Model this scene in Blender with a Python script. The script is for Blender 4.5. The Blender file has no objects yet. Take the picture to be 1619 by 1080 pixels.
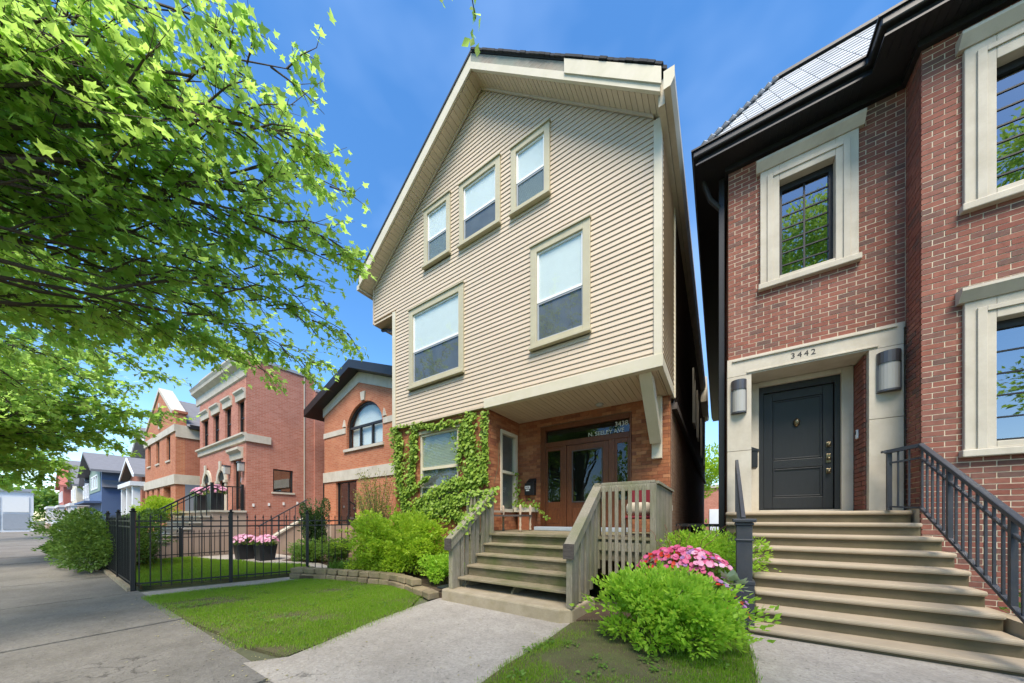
import bpy, bmesh, math, random
import numpy as np
from mathutils import Vector, Matrix, Euler
from math import sin, cos, pi, radians, sqrt
random.seed(7)
RNG = np.random.default_rng(11)
SC = bpy.context.scene
COL = SC.collection

# ------------------------------------------------------------------ camera
F_PX, CX_PX, HOR_PX, YAW, CAM_H = 503.0, 809.5, 820.0, radians(33.07), 1.45
cam_d = bpy.data.cameras.new('camera')
cam_d.sensor_fit = 'HORIZONTAL'
cam_d.sensor_width = 36.0
cam_d.lens = F_PX / 1619.0 * 36.0
cam_d.shift_y = (HOR_PX - 540.0) / 1619.0
cam_d.clip_start = 0.05
cam_d.clip_end = 3000.0
cam = bpy.data.objects.new('camera', cam_d)
cam.location = (0, 0, CAM_H)
cam.rotation_euler = (radians(90), 0, YAW)
COL.objects.link(cam)
SC.camera = cam

# ------------------------------------------------------------------ world and sun
SUN_EL, SUN_AZ = radians(58), radians(150)      # azimuth measured from +Y clockwise: behind the camera, to its right
world = bpy.data.worlds.new('World')
SC.world = world
world.use_nodes = True
wn, wl = world.node_tree.nodes, world.node_tree.links
wn.clear()
wo = wn.new('ShaderNodeOutputWorld')
wb = wn.new('ShaderNodeBackground')
sky = wn.new('ShaderNodeTexSky')
sky.sky_type = 'NISHITA'
sky.sun_disc = False
sky.sun_elevation = SUN_EL
sky.sun_rotation = SUN_AZ
sky.altitude = 200
sky.air_density = 1.0
sky.dust_density = 0.3
sky.ozone_density = 2.0
# thin high cloud, more of it low in the sky
tc = wn.new('ShaderNodeTexCoord')
mp = wn.new('ShaderNodeMapping'); mp.inputs['Scale'].default_value = (1.0, 1.0, 2.2); mp.inputs['Location'].default_value = (0.9, 0.2, 0.3)
nz = wn.new('ShaderNodeTexNoise'); nz.inputs['Scale'].default_value = 1.1; nz.inputs['Detail'].default_value = 5; nz.inputs['Roughness'].default_value = 0.55
rp = wn.new('ShaderNodeValToRGB'); rp.color_ramp.elements[0].position = 0.46; rp.color_ramp.elements[1].position = 0.9
mx = wn.new('ShaderNodeMixRGB'); mx.inputs['Color2'].default_value = (3.6, 4.7, 6.4, 1)
mf = wn.new('ShaderNodeMath'); mf.operation = 'MULTIPLY'
sz_ = wn.new('ShaderNodeSeparateXYZ'); wl.new(tc.outputs['Generated'], sz_.inputs[0])
lowm = wn.new('ShaderNodeMapRange'); lowm.inputs['From Min'].default_value = 0.75; lowm.inputs['From Max'].default_value = 0.02; lowm.inputs['To Min'].default_value = 0.4; lowm.inputs['To Max'].default_value = 0.5
wl.new(sz_.outputs[2], lowm.inputs['Value']); wl.new(lowm.outputs[0], mf.inputs[1])
wl.new(tc.outputs['Generated'], mp.inputs['Vector']); wl.new(mp.outputs['Vector'], nz.inputs['Vector'])
wl.new(nz.outputs['Fac'], rp.inputs['Fac']); wl.new(rp.outputs['Color'], mf.inputs[0]); wl.new(mf.outputs[0], mx.inputs['Fac'])
hs = wn.new('ShaderNodeHueSaturation'); hs.inputs['Saturation'].default_value = 1.26; hs.inputs['Value'].default_value = 0.96; wl.new(sky.outputs['Color'], hs.inputs['Color']); wl.new(hs.outputs['Color'], mx.inputs['Color1']); wl.new(mx.outputs['Color'], wb.inputs['Color'])
wb.inputs['Strength'].default_value = 0.135
wl.new(wb.outputs['Background'], wo.inputs['Surface'])

sun_d = bpy.data.lights.new('sun', 'SUN')
sun_d.energy = 2.85
sun_d.angle = radians(28)
sun_d.color = (1.0, 0.90, 0.76)
sun = bpy.data.objects.new('sun', sun_d)
sdir = Vector((sin(SUN_AZ) * cos(SUN_EL), cos(SUN_AZ) * cos(SUN_EL), sin(SUN_EL)))
sun.rotation_euler = sdir.to_track_quat('Z', 'Y').to_euler()
sun.location = (0, -20, 30)
COL.objects.link(sun)
vs = SC.view_settings
vs.view_transform = 'Standard'; vs.look = 'None'; vs.gamma = 1.0; vs.use_curve_mapping = False
vs.exposure = 1.33

# ------------------------------------------------------------------ pixel helpers (photograph 1619 x 1080)
FW = np.array((-sin(YAW), cos(YAW), 0.0)); RT = np.array((cos(YAW), sin(YAW), 0.0))
def ray(x, y): return FW + RT * ((x - CX_PX) / F_PX) + np.array((0, 0, (HOR_PX - y) / F_PX))
def gz(x, y, z=0.0):
    r = ray(x, y); t = (z - CAM_H) / r[2]; return np.array((0, 0, CAM_H)) + r * t
def gy(x, y, Y):
    r = ray(x, y); return np.array((0, 0, CAM_H)) + r * (Y / r[1])
def at(x, y, t): return np.array((0, 0, CAM_H)) + ray(x, y) * t
def proj(p):
    d = np.array(p, float) - np.array((0, 0, CAM_H)); f = d @ FW
    return (CX_PX + F_PX * (d @ RT) / f, HOR_PX - F_PX * d[2] / f, f)

# ------------------------------------------------------------------ materials
MATS = {}
def newmat(name):
    m = bpy.data.materials.new(name); m.use_nodes = True
    m.node_tree.nodes.clear(); MATS[name] = m
    return m, m.node_tree.nodes, m.node_tree.links
def _m(n, l, op, a, b=None, c=None):
    x = n.new('ShaderNodeMath'); x.operation = op
    for i, v in enumerate((a, b, c)):
        if v is None: continue
        if isinstance(v, (int, float)): x.inputs[i].default_value = v
        else: l.new(v, x.inputs[i])
    return x.outputs[0]
def noise(n, l, vec, scale, detail=4, rough=0.55):
    x = n.new('ShaderNodeTexNoise'); x.inputs['Scale'].default_value = scale
    x.inputs['Detail'].default_value = detail; x.inputs['Roughness'].default_value = rough
    l.new(vec, x.inputs['Vector']); return x.outputs['Fac']
def rndval(n, l):
    oi = n.new('ShaderNodeObjectInfo'); ge = n.new('ShaderNodeNewGeometry')
    return _m(n, l, 'FRACT', _m(n, l, 'ADD', oi.outputs['Random'], ge.outputs['Random Per Island']))
def mixc(n, l, fac, a, b, mode='MIX'):
    x = n.new('ShaderNodeMixRGB'); x.blend_type = mode
    for s, v in (('Fac', fac), ('Color1', a), ('Color2', b)):
        if isinstance(v, (int, float)): x.inputs[s].default_value = v
        elif isinstance(v, tuple): x.inputs[s].default_value = (*v[:3], 1)
        else: l.new(v, x.inputs[s])
    return x.outputs['Color']
def ramp(n, l, fac, stops):
    x = n.new('ShaderNodeValToRGB'); e = x.color_ramp.elements
    while len(e) < len(stops): e.new(0.5)
    for k, (p, c) in enumerate(stops):
        e[k].position = p; e[k].color = (*c, 1) if isinstance(c, tuple) else (c, c, c, 1)
    l.new(fac, x.inputs['Fac']); return x.outputs['Color']
def wpos(n): return n.new('ShaderNodeNewGeometry').outputs['Position']
def stretch(n, l, vec, s):
    x = n.new('ShaderNodeMapping'); x.inputs['Scale'].default_value = s; l.new(vec, x.inputs['Vector']); return x.outputs['Vector']
def finish(m, n, l, color, rough=0.7, bump=None, bstr=0.3, bdist=0.01, spec=0.4, metallic=0.0, **kw):
    b = n.new('ShaderNodeBsdfPrincipled'); o = n.new('ShaderNodeOutputMaterial')
    if isinstance(color, tuple): b.inputs['Base Color'].default_value = (*color, 1)
    else: l.new(color, b.inputs['Base Color'])
    if isinstance(rough, (int, float)): b.inputs['Roughness'].default_value = rough
    else: l.new(rough, b.inputs['Roughness'])
    b.inputs['Specular IOR Level'].default_value = spec
    b.inputs['Metallic'].default_value = metallic
    for k, v in kw.items(): b.inputs[k.replace('_', ' ')].default_value = v
    if bump is not None:
        bp = n.new('ShaderNodeBump'); bp.inputs['Strength'].default_value = bstr; bp.inputs['Distance'].default_value = bdist
        l.new(bump, bp.inputs['Height']); l.new(bp.outputs['Normal'], b.inputs['Normal'])
    l.new(b.outputs['BSDF'], o.inputs['Surface'])
    return m
def pmat(name, base, rough=0.7, var=0.12, scale=6.0, fine=60.0, bstr=0.15, bdist=0.004, rnd=0.0, spec=0.35, metallic=0.0, st=(1, 1, 1), dirt=None, dirtamt=0.0, **kw):
    m, n, l = newmat(name)
    p = stretch(n, l, wpos(n), st)
    a = noise(n, l, p, scale); f = noise(n, l, p, fine, 3)
    v = _m(n, l, 'ADD', _m(n, l, 'MULTIPLY', _m(n, l, 'SUBTRACT', a, 0.5), var * 3.0), 1.0)
    v = _m(n, l, 'ADD', v, _m(n, l, 'MULTIPLY', _m(n, l, 'SUBTRACT', f, 0.5), var * 1.6))
    if rnd: v = _m(n, l, 'ADD', v, _m(n, l, 'MULTIPLY', _m(n, l, 'SUBTRACT', rndval(n, l), 0.5), rnd * 2))
    cb = n.new('ShaderNodeCombineColor')
    for k in range(3): l.new(v, cb.inputs[k])
    c = mixc(n, l, 1.0, base, cb.outputs['Color'], 'MULTIPLY')
    if dirt:
        d = noise(n, l, wpos(n), scale * 0.6 + 0.7, 6, 0.65)
        c = mixc(n, l, _m(n, l, 'MULTIPLY', ramp(n, l, d, [(0.42, 0.0), (0.68, 1.0)]), dirtamt), c, dirt)
    return finish(m, n, l, c, rough, f, bstr, bdist, spec, metallic, **kw)
def brickmat(name, cols, rough=0.85, bumpscale=120):       # one brick = one object or one island
    m, n, l = newmat(name)
    r = rndval(n, l); k = len(cols)
    c = ramp(n, l, r, [(i / (k - 1), cc) for i, cc in enumerate(cols)])
    p = wpos(n); a = noise(n, l, p, 14, 5, 0.6); f = noise(n, l, p, bumpscale, 3)
    big = noise(n, l, stretch(n, l, p, (1, 1, 0.4)), 1.2, 5, 0.65)
    v = _m(n, l, 'ADD', _m(n, l, 'MULTIPLY', a, 0.75), _m(n, l, 'ADD', _m(n, l, 'MULTIPLY', big, 0.55), 0.36))
    cb = n.new('ShaderNodeCombineColor')
    for q in range(3): l.new(v, cb.inputs[q])
    c = mixc(n, l, 1.0, c, cb.outputs['Color'], 'MULTIPLY')
    return finish(m, n, l, c, rough, _m(n, l, 'ADD', f, a), 0.5, 0.004, 0.25)
def bricktex(name, c1, c2, mortar, bw=0.21, bh=0.072, ms=0.05):   # for walls too far away to tell the bricks apart
    m, n, l = newmat(name)
    p = wpos(n); sx = n.new('ShaderNodeSeparateXYZ'); l.new(p, sx.inputs[0])
    cb = n.new('ShaderNodeCombineXYZ')
    l.new(_m(n, l, 'ADD', sx.outputs[0], sx.outputs[1]), cb.inputs[0]); l.new(sx.outputs[2], cb.inputs[1])
    b = n.new('ShaderNodeTexBrick'); l.new(cb.outputs[0], b.inputs['Vector'])
    b.inputs['Scale'].default_value = 1.0; b.inputs['Brick Width'].default_value = bw; b.inputs['Row Height'].default_value = bh
    b.inputs['Mortar Size'].default_value = 0.006; b.inputs['Mortar Smooth'].default_value = 0.2; b.inputs['Bias'].default_value = -0.1
    b.inputs['Color1'].default_value = (*c1, 1); b.inputs['Color2'].default_value = (*c2, 1); b.inputs['Mortar'].default_value = (*mortar, 1)
    a = noise(n, l, p, 1.3, 6, 0.65); a2 = noise(n, l, p, 30, 3)
    v = _m(n, l, 'ADD', _m(n, l, 'MULTIPLY', a, 0.55), _m(n, l, 'ADD', _m(n, l, 'MULTIPLY', a2, 0.3), 0.6))
    cc = n.new('ShaderNodeCombineColor')
    for q in range(3): l.new(v, cc.inputs[q])
    c = mixc(n, l, 1.0, b.outputs['Color'], cc.outputs['Color'], 'MULTIPLY')
    return finish(m, n, l, c, 0.85, _m(n, l, 'SUBTRACT', 1.0, b.outputs['Fac']), 0.5, 0.006, 0.25)
def glassmat(name, ior=1.5, tint=(0.9, 0.93, 0.92), wob=0.02):
    m, n, l = newmat(name)
    fr = n.new('ShaderNodeFresnel'); fr.inputs['IOR'].default_value = ior
    bp = n.new('ShaderNodeBump'); bp.inputs['Strength'].default_value = wob; bp.inputs['Distance'].default_value = 0.05
    l.new(noise(n, l, wpos(n), 1.6, 1), bp.inputs['Height'])
    t = n.new('ShaderNodeBsdfTransparent'); t.inputs['Color'].default_value = (*tint, 1)
    g = n.new('ShaderNodeBsdfGlossy'); g.inputs['Roughness'].default_value = 0.01; g.inputs['Color'].default_value = (0.95, 0.97, 1, 1)
    l.new(bp.outputs['Normal'], g.inputs['Normal']); l.new(bp.outputs['Normal'], fr.inputs['Normal'])
    s = n.new('ShaderNodeMixShader'); o = n.new('ShaderNodeOutputMaterial')
    ge = n.new('ShaderNodeNewGeometry'); l.new(_m(n, l, 'MULTIPLY', fr.outputs[0], _m(n, l, 'SUBTRACT', 1.0, ge.outputs['Backfacing'])), s.inputs[0]); l.new(t.outputs[0], s.inputs[1]); l.new(g.outputs[0], s.inputs[2]); l.new(s.outputs[0], o.inputs['Surface'])
    return m
def leafmat(name, ca, cb_, trans, rough=0.5, tf=0.45, clump=2.2):
    m, n, l = newmat(name)
    r = rndval(n, l); a = noise(n, l, wpos(n), clump, 3)
    c = mixc(n, l, _m(n, l, 'ADD', _m(n, l, 'MULTIPLY', r, 0.6), _m(n, l, 'MULTIPLY', a, 0.45)), ca, cb_)
    b = n.new('ShaderNodeBsdfPrincipled'); l.new(c, b.inputs['Base Color']); b.inputs['Roughness'].default_value = rough; b.inputs['Specular IOR Level'].default_value = 0.3
    t = n.new('ShaderNodeBsdfTranslucent'); l.new(mixc(n, l, 0.6, c, trans), t.inputs['Color'])
    s = n.new('ShaderNodeMixShader'); s.inputs[0].default_value = tf; o = n.new('ShaderNodeOutputMaterial')
    l.new(b.outputs[0], s.inputs[1]); l.new(t.outputs[0], s.inputs[2]); l.new(s.outputs[0], o.inputs['Surface'])
    return m
def woodmat(name, c1, c2, c3=None, amt=0.0, axis=(1, 1, 1), rough=0.75, bstr=0.35, rnd=0.1):
    m, n, l = newmat(name)
    p = stretch(n, l, wpos(n), axis)
    a = noise(n, l, p, 9, 6, 0.65); f = noise(n, l, p, 40, 4, 0.6)
    c = mixc(n, l, ramp(n, l, _m(n, l, 'ADD', _m(n, l, 'MULTIPLY', a, 0.6), _m(n, l, 'MULTIPLY', f, 0.4)), [(0.34, 0.0), (0.66, 1.0)]), c1, c2)
    if c3:
        d = noise(n, l, wpos(n), 1.9, 5, 0.6)
        c = mixc(n, l, _m(n, l, 'MULTIPLY', ramp(n, l, d, [(0.42, 0.0), (0.62, 1.0)]), amt), c, c3)
    v = _m(n, l, 'ADD', 1.0 - rnd, _m(n, l, 'MULTIPLY', rndval(n, l), 2 * rnd))
    cb = n.new('ShaderNodeCombineColor')
    for q in range(3): l.new(v, cb.inputs[q])
    c = mixc(n, l, 1.0, c, cb.outputs['Color'], 'MULTIPLY')
    return finish(m, n, l, c, rough, f, bstr, 0.004, 0.3)

pmat('siding', (0.55, 0.448, 0.335), 0.55, 0.05, 0.9, 25, 0.05, 0.002, rnd=0.03, st=(1, 1, 4), dirt=(0.42, 0.34, 0.24), dirtamt=0.16)
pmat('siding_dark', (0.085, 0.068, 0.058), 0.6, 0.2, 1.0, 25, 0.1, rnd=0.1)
pmat('sheathing', (0.30, 0.24, 0.17), 0.9)
pmat('trim', (0.46, 0.415, 0.285), 0.55, 0.05, 3, 40, 0.05, dirt=(0.33, 0.29, 0.19), dirtamt=0.3)
pmat('cream', (0.60, 0.54, 0.42), 0.5, 0.05, 3, 40, 0.06, dirt=(0.45, 0.42, 0.26), dirtamt=0.35)
pmat('gutter_cream', (0.55, 0.50, 0.39), 0.45, 0.06, 2, 30, 0.05, dirt=(0.30, 0.27, 0.19), dirtamt=0.4)
pmat('soffit', (0.56, 0.45, 0.32), 0.6, 0.05, 3, 40, 0.05, rnd=0.04)
pmat('white_vinyl', (0.78, 0.78, 0.76), 0.4, 0.04)
pmat('blind_white', (0.80, 0.81, 0.80), 0.6, 0.04)
pmat('blind_grey', (0.42, 0.46, 0.42), 0.6, 0.06)
pmat('screen', (0.13, 0.13, 0.13), 0.6, 0.3, 3, 200)
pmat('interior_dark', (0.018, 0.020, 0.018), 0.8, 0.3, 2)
pmat('shingle_black', (0.035, 0.036, 0.04), 0.85, 0.2, 8, 80, 0.4)
woodmat('raw_wood', (0.16, 0.12, 0.085), (0.42, 0.38, 0.31), (0.25, 0.29, 0.24), 0.7, (0.5, 1, 9))
brickmat('brick_orange', [(0.27, 0.095, 0.042), (0.34, 0.135, 0.06), (0.39, 0.175, 0.085), (0.21, 0.075, 0.04), (0.31, 0.115, 0.055), (0.36, 0.15, 0.07), (0.25, 0.085, 0.04)])
pmat('mortar_brown', (0.20, 0.115, 0.07), 0.95, 0.15, 20)
brickmat('brick_red', [(0.235, 0.086, 0.061), (0.25, 0.097, 0.07), (0.21, 0.076, 0.057), (0.265, 0.108, 0.078), (0.215, 0.09, 0.07), (0.23, 0.096, 0.072), (0.14, 0.082, 0.068), (0.235, 0.09, 0.067)])
pmat('mortar_light', (0.62, 0.53, 0.40), 0.95, 0.12, 20)
bricktex('common_brick', (0.17, 0.10, 0.065), (0.24, 0.15, 0.10), (0.22, 0.18, 0.14))
bricktex('brick_far', (0.33, 0.105, 0.062), (0.40, 0.145, 0.088), (0.36, 0.21, 0.15))
bricktex('brick_far_pink', (0.39, 0.145, 0.10), (0.46, 0.20, 0.145), (0.42, 0.27, 0.21))
bricktex('brick_far_orange', (0.40, 0.135, 0.068), (0.47, 0.19, 0.10), (0.42, 0.26, 0.17))
pmat('limestone', (0.53, 0.485, 0.405), 0.8, 0.09, 2.5, 90, 0.15, st=(2.5, 2.5, 0.5), dirt=(0.36, 0.315, 0.24), dirtamt=0.5)
pmat('stair_riser_shaded', (0.135, 0.108, 0.066), 0.9, 0.2, 5, 90, 0.4, rnd=0.05, dirt=(0.12, 0.105, 0.055), dirtamt=0.6)  # tread stone darkened: riser shade put into the colour, with dirt patches
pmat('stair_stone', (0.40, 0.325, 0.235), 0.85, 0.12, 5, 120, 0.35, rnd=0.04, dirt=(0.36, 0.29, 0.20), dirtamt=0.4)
pmat('black_paint', (0.017, 0.018, 0.020), 0.42, 0.1, 6, 60, 0.05)
pmat('door_black', (0.020, 0.021, 0.023), 0.42, 0.15, 9, 130, 0.12, st=(6, 6, 0.6))
pmat('black_metal', (0.014, 0.015, 0.017), 0.38, 0.15, 10)
pmat('rail_metal', (0.045, 0.050, 0.062), 0.42, 0.2, 12, 80, 0.1, dirt=(0.12, 0.10, 0.08), dirtamt=0.2)
pmat('lamp_metal', (0.10, 0.10, 0.11), 0.4, 0.1, metallic=0.6)
pmat('brass_dark', (0.20, 0.16, 0.10), 0.35, 0.2, metallic=0.9)
glassmat('glass', 1.62, wob=0.06)
glassmat('glass_coated', 3.2, (0.55, 0.62, 0.58), 0.03)
glassmat('glass_old', 1.55, (0.7, 0.72, 0.68), 0.06)
m_, n_, l_ = newmat('frosted'); finish(m_, n_, l_, (0.36, 0.36, 0.34), 0.35, noise(n_, l_, wpos(n_), 120), 0.2, 0.003)
woodmat('mahogany', (0.075, 0.023, 0.010), (0.20, 0.068, 0.026), axis=(6, 6, 0.7), rough=0.35, bstr=0.12, rnd=0.12)
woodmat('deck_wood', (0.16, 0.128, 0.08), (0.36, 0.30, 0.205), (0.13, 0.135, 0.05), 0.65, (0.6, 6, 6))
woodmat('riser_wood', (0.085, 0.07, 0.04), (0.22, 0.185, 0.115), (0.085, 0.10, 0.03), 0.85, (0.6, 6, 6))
woodmat('rail_wood', (0.16, 0.138, 0.098), (0.36, 0.32, 0.245), (0.17, 0.175, 0.085), 0.6, (7, 7, 0.6), rnd=0.14)
woodmat('bench_wood', (0.30, 0.22, 0.15), (0.50, 0.40, 0.30), axis=(6, 6, 1))
woodmat('bench_dark', (0.05, 0.04, 0.035), (0.12, 0.10, 0.09), axis=(1, 6, 6))
def concmat(name, base, dark, scale=1.1):
    m, n, l = newmat(name); p = wpos(n)
    a = noise(n, l, p, scale, 7, 0.68); b = noise(n, l, p, 7, 5, 0.6); f = noise(n, l, p, 60, 3, 0.6)
    vo = n.new('ShaderNodeTexVoronoi'); vo.inputs['Scale'].default_value = 42; l.new(p, vo.inputs['Vector'])
    sp = n.new('ShaderNodeSeparateColor'); l.new(vo.outputs['Color'], sp.inputs[0])
    v = _m(n, l, 'ADD', 0.45, _m(n, l, 'ADD', _m(n, l, 'MULTIPLY', a, 0.45), _m(n, l, 'ADD', _m(n, l, 'MULTIPLY', b, 0.32), _m(n, l, 'ADD', _m(n, l, 'MULTIPLY', f, 0.26), _m(n, l, 'MULTIPLY', sp.outputs[0], 0.26)))))
    cb = n.new('ShaderNodeCombineColor')
    for q in range(3): l.new(v, cb.inputs[q])
    c = mixc(n, l, 1.0, base, cb.outputs['Color'], 'MULTIPLY')
    c = mixc(n, l, _m(n, l, 'MULTIPLY', ramp(n, l, noise(n, l, p, 0.8, 8, 0.72), [(0.45, 0.0), (0.63, 1.0)]), 0.5), c, dark)
    pit = ramp(n, l, noise(n, l, p, 26, 2, 0.5), [(0.66, 0.0), (0.72, 1.0)])
    c = mixc(n, l, _m(n, l, 'MULTIPLY', pit, 0.55), c, tuple(0.45 * x for x in dark))
    # hairline cracks
    cv = n.new('ShaderNodeTexVoronoi'); cv.feature = 'DISTANCE_TO_EDGE'; cv.inputs['Scale'].default_value = 0.42
    wv = n.new('ShaderNodeVectorMath'); wv.operation = 'ADD'; nn = n.new('ShaderNodeTexNoise'); nn.inputs['Scale'].default_value = 2.2; nn.inputs['Detail'].default_value = 6; l.new(p, nn.inputs['Vector'])
    l.new(p, wv.inputs[0]); l.new(nn.outputs['Color'], wv.inputs[1]); l.new(wv.outputs[0], cv.inputs['Vector'])
    ck = _m(n, l, 'MULTIPLY', ramp(n, l, cv.outputs['Distance'], [(0.0, 1.0), (0.006, 0.0)]), ramp(n, l, noise(n, l, p, 0.5, 2), [(0.60, 0.0), (0.64, 0.7)]))
    c = mixc(n, l, ck, c, (0.05, 0.045, 0.04))
    h = _m(n, l, 'SUBTRACT', _m(n, l, 'ADD', f, _m(n, l, 'MULTIPLY', sp.outputs[0], 0.6)), _m(n, l, 'ADD', pit, ck))
    return finish(m, n, l, c, 0.92, h, 0.8, 0.006, 0.25)
concmat('concrete', (0.17, 0.158, 0.139), (0.095, 0.087, 0.074))
concmat('concrete_walk', (0.33, 0.30, 0.263), (0.22, 0.194, 0.163), 1.5)
pmat('concrete_old', (0.36, 0.30, 0.215), 0.9, 0.15, 5, 60, 0.5, 0.008, dirt=(0.22, 0.18, 0.10), dirtamt=0.6)
pmat('asphalt', (0.05, 0.05, 0.05), 0.9, 0.2, 3, 90, 0.5)
pmat('soil', (0.075, 0.052, 0.034), 0.95, 0.35, 8, 60, 0.8, 0.02)
pmat('turf', (0.09, 0.095, 0.035), 0.95, 0.35, 3, 60, 0.8, 0.02, dirt=(0.10, 0.075, 0.045), dirtamt=0.7)
pmat('earth', (0.10, 0.105, 0.06), 0.95, 0.3, 0.5, 20, 0.5)
pmat('edging_stone', (0.24, 0.185, 0.115), 0.9, 0.25, 6, 50, 0.7, 0.012, rnd=0.15, dirt=(0.13, 0.13, 0.05), dirtamt=0.5)
pmat('cut_stone', (0.42, 0.31, 0.24), 0.85, 0.08, 2, 50, 0.2, dirt=(0.30, 0.23, 0.18), dirtamt=0.3)
pmat('slate', (0.42, 0.44, 0.47), 0.5, 0.12, 4, 60, 0.25, rnd=0.16, spec=0.6)
pmat('grey_shingle', (0.17, 0.17, 0.18), 0.9, 0.2, 3, 20, 0.4, st=(1, 1, 8))
pmat('blue_siding', (0.075, 0.12, 0.23), 0.6, 0.06, 1, 20, 0.05)
pmat('green_siding', (0.20, 0.27, 0.21), 0.6, 0.06)
pmat('white_paint', (0.70, 0.72, 0.74), 0.55, 0.06, 1.5, 30, 0.1)
pmat('grey_paint', (0.30, 0.33, 0.37), 0.6, 0.08)
pmat('red_brick_plain', (0.36, 0.12, 0.09), 0.8, 0.15)
pmat('bark', (0.085, 0.068, 0.052), 0.9, 0.3, 8, 50, 0.9, 0.02, st=(1, 1, 0.3))
pmat('twig', (0.20, 0.09, 0.055), 0.8, 0.25)
pmat('stem', (0.12, 0.10, 0.05), 0.8, 0.25)
pmat('pot_black', (0.022, 0.022, 0.025), 0.5, 0.15)
pmat('fabric_red', (0.19, 0.02, 0.028), 0.85, 0.1)
pmat('fabric_cream', (0.50, 0.44, 0.34), 0.9, 0.08)
pmat('white_plain', (0.75, 0.75, 0.73), 0.4, 0.03)
pmat('lettering_white', (0.72, 0.72, 0.66), 0.5, 0.03)
pmat('lettering_dark', (0.03, 0.03, 0.03), 0.6, 0.03)
pmat('threshold_blue', (0.36, 0.41, 0.46), 0.6, 0.1, 5)
pmat('lid_black', (0.02, 0.022, 0.026), 0.5, 0.1)
leafmat('maple_leaf', (0.15, 0.27, 0.032), (0.26, 0.40, 0.06), (0.64, 0.92, 0.2), tf=0.76, clump=0.9)
leafmat('maple_leaf_far', (0.14, 0.26, 0.03), (0.25, 0.39, 0.055), (0.6, 0.88, 0.16), tf=0.72, clump=0.7)
leafmat('ivy_leaf', (0.12, 0.23, 0.022), (0.30, 0.42, 0.055), (0.35, 0.5, 0.08), tf=0.25, clump=4)
leafmat('spirea_leaf', (0.24, 0.40, 0.025), (0.46, 0.62, 0.05), (0.62, 0.82, 0.06), tf=0.45, clump=3.5)
leafmat('barberry_leaf', (0.20, 0.42, 0.03), (0.44, 0.66, 0.07), (0.62, 0.86, 0.09), tf=0.5, clump=5)
leafmat('yew_leaf', (0.022, 0.055, 0.018), (0.07, 0.13, 0.03), (0.12, 0.2, 0.04), tf=0.15, clump=4)
leafmat('box_leaf', (0.06, 0.14, 0.02), (0.16, 0.28, 0.045), (0.35, 0.5, 0.06), tf=0.35, clump=3)
leafmat('hedge_leaf', (0.035, 0.085, 0.015), (0.12, 0.22, 0.035), (0.25, 0.4, 0.05), tf=0.3, clump=3)
leafmat('olive_leaf', (0.13, 0.16, 0.03), (0.27, 0.29, 0.06), (0.4, 0.42, 0.08), tf=0.3, clump=3)
leafmat('pale_leaf', (0.28, 0.38, 0.22), (0.48, 0.55, 0.40), (0.5, 0.6, 0.35), tf=0.2)
leafmat('dry_blade', (0.30, 0.26, 0.11), (0.45, 0.40, 0.2), (0.5, 0.45, 0.2), tf=0.3)
leafmat('grass_blade', (0.13, 0.27, 0.018), (0.30, 0.46, 0.045), (0.45, 0.7, 0.05), tf=0.4, clump=1.6)
leafmat('petal_pink', (0.50, 0.03, 0.10), (0.74, 0.20, 0.38), (0.8, 0.2, 0.4), tf=0.25, clump=9)
leafmat('petal_light', (0.70, 0.25, 0.40), (0.80, 0.50, 0.62), (0.8, 0.4, 0.5), tf=0.25, clump=9)
leafmat('petal_red', (0.45, 0.02, 0.012), (0.60, 0.06, 0.02), (0.7, 0.1, 0.03), tf=0.2)
leafmat('petal_purple', (0.22, 0.08, 0.26), (0.42, 0.22, 0.45), (0.5, 0.3, 0.5), tf=0.2)

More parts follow.
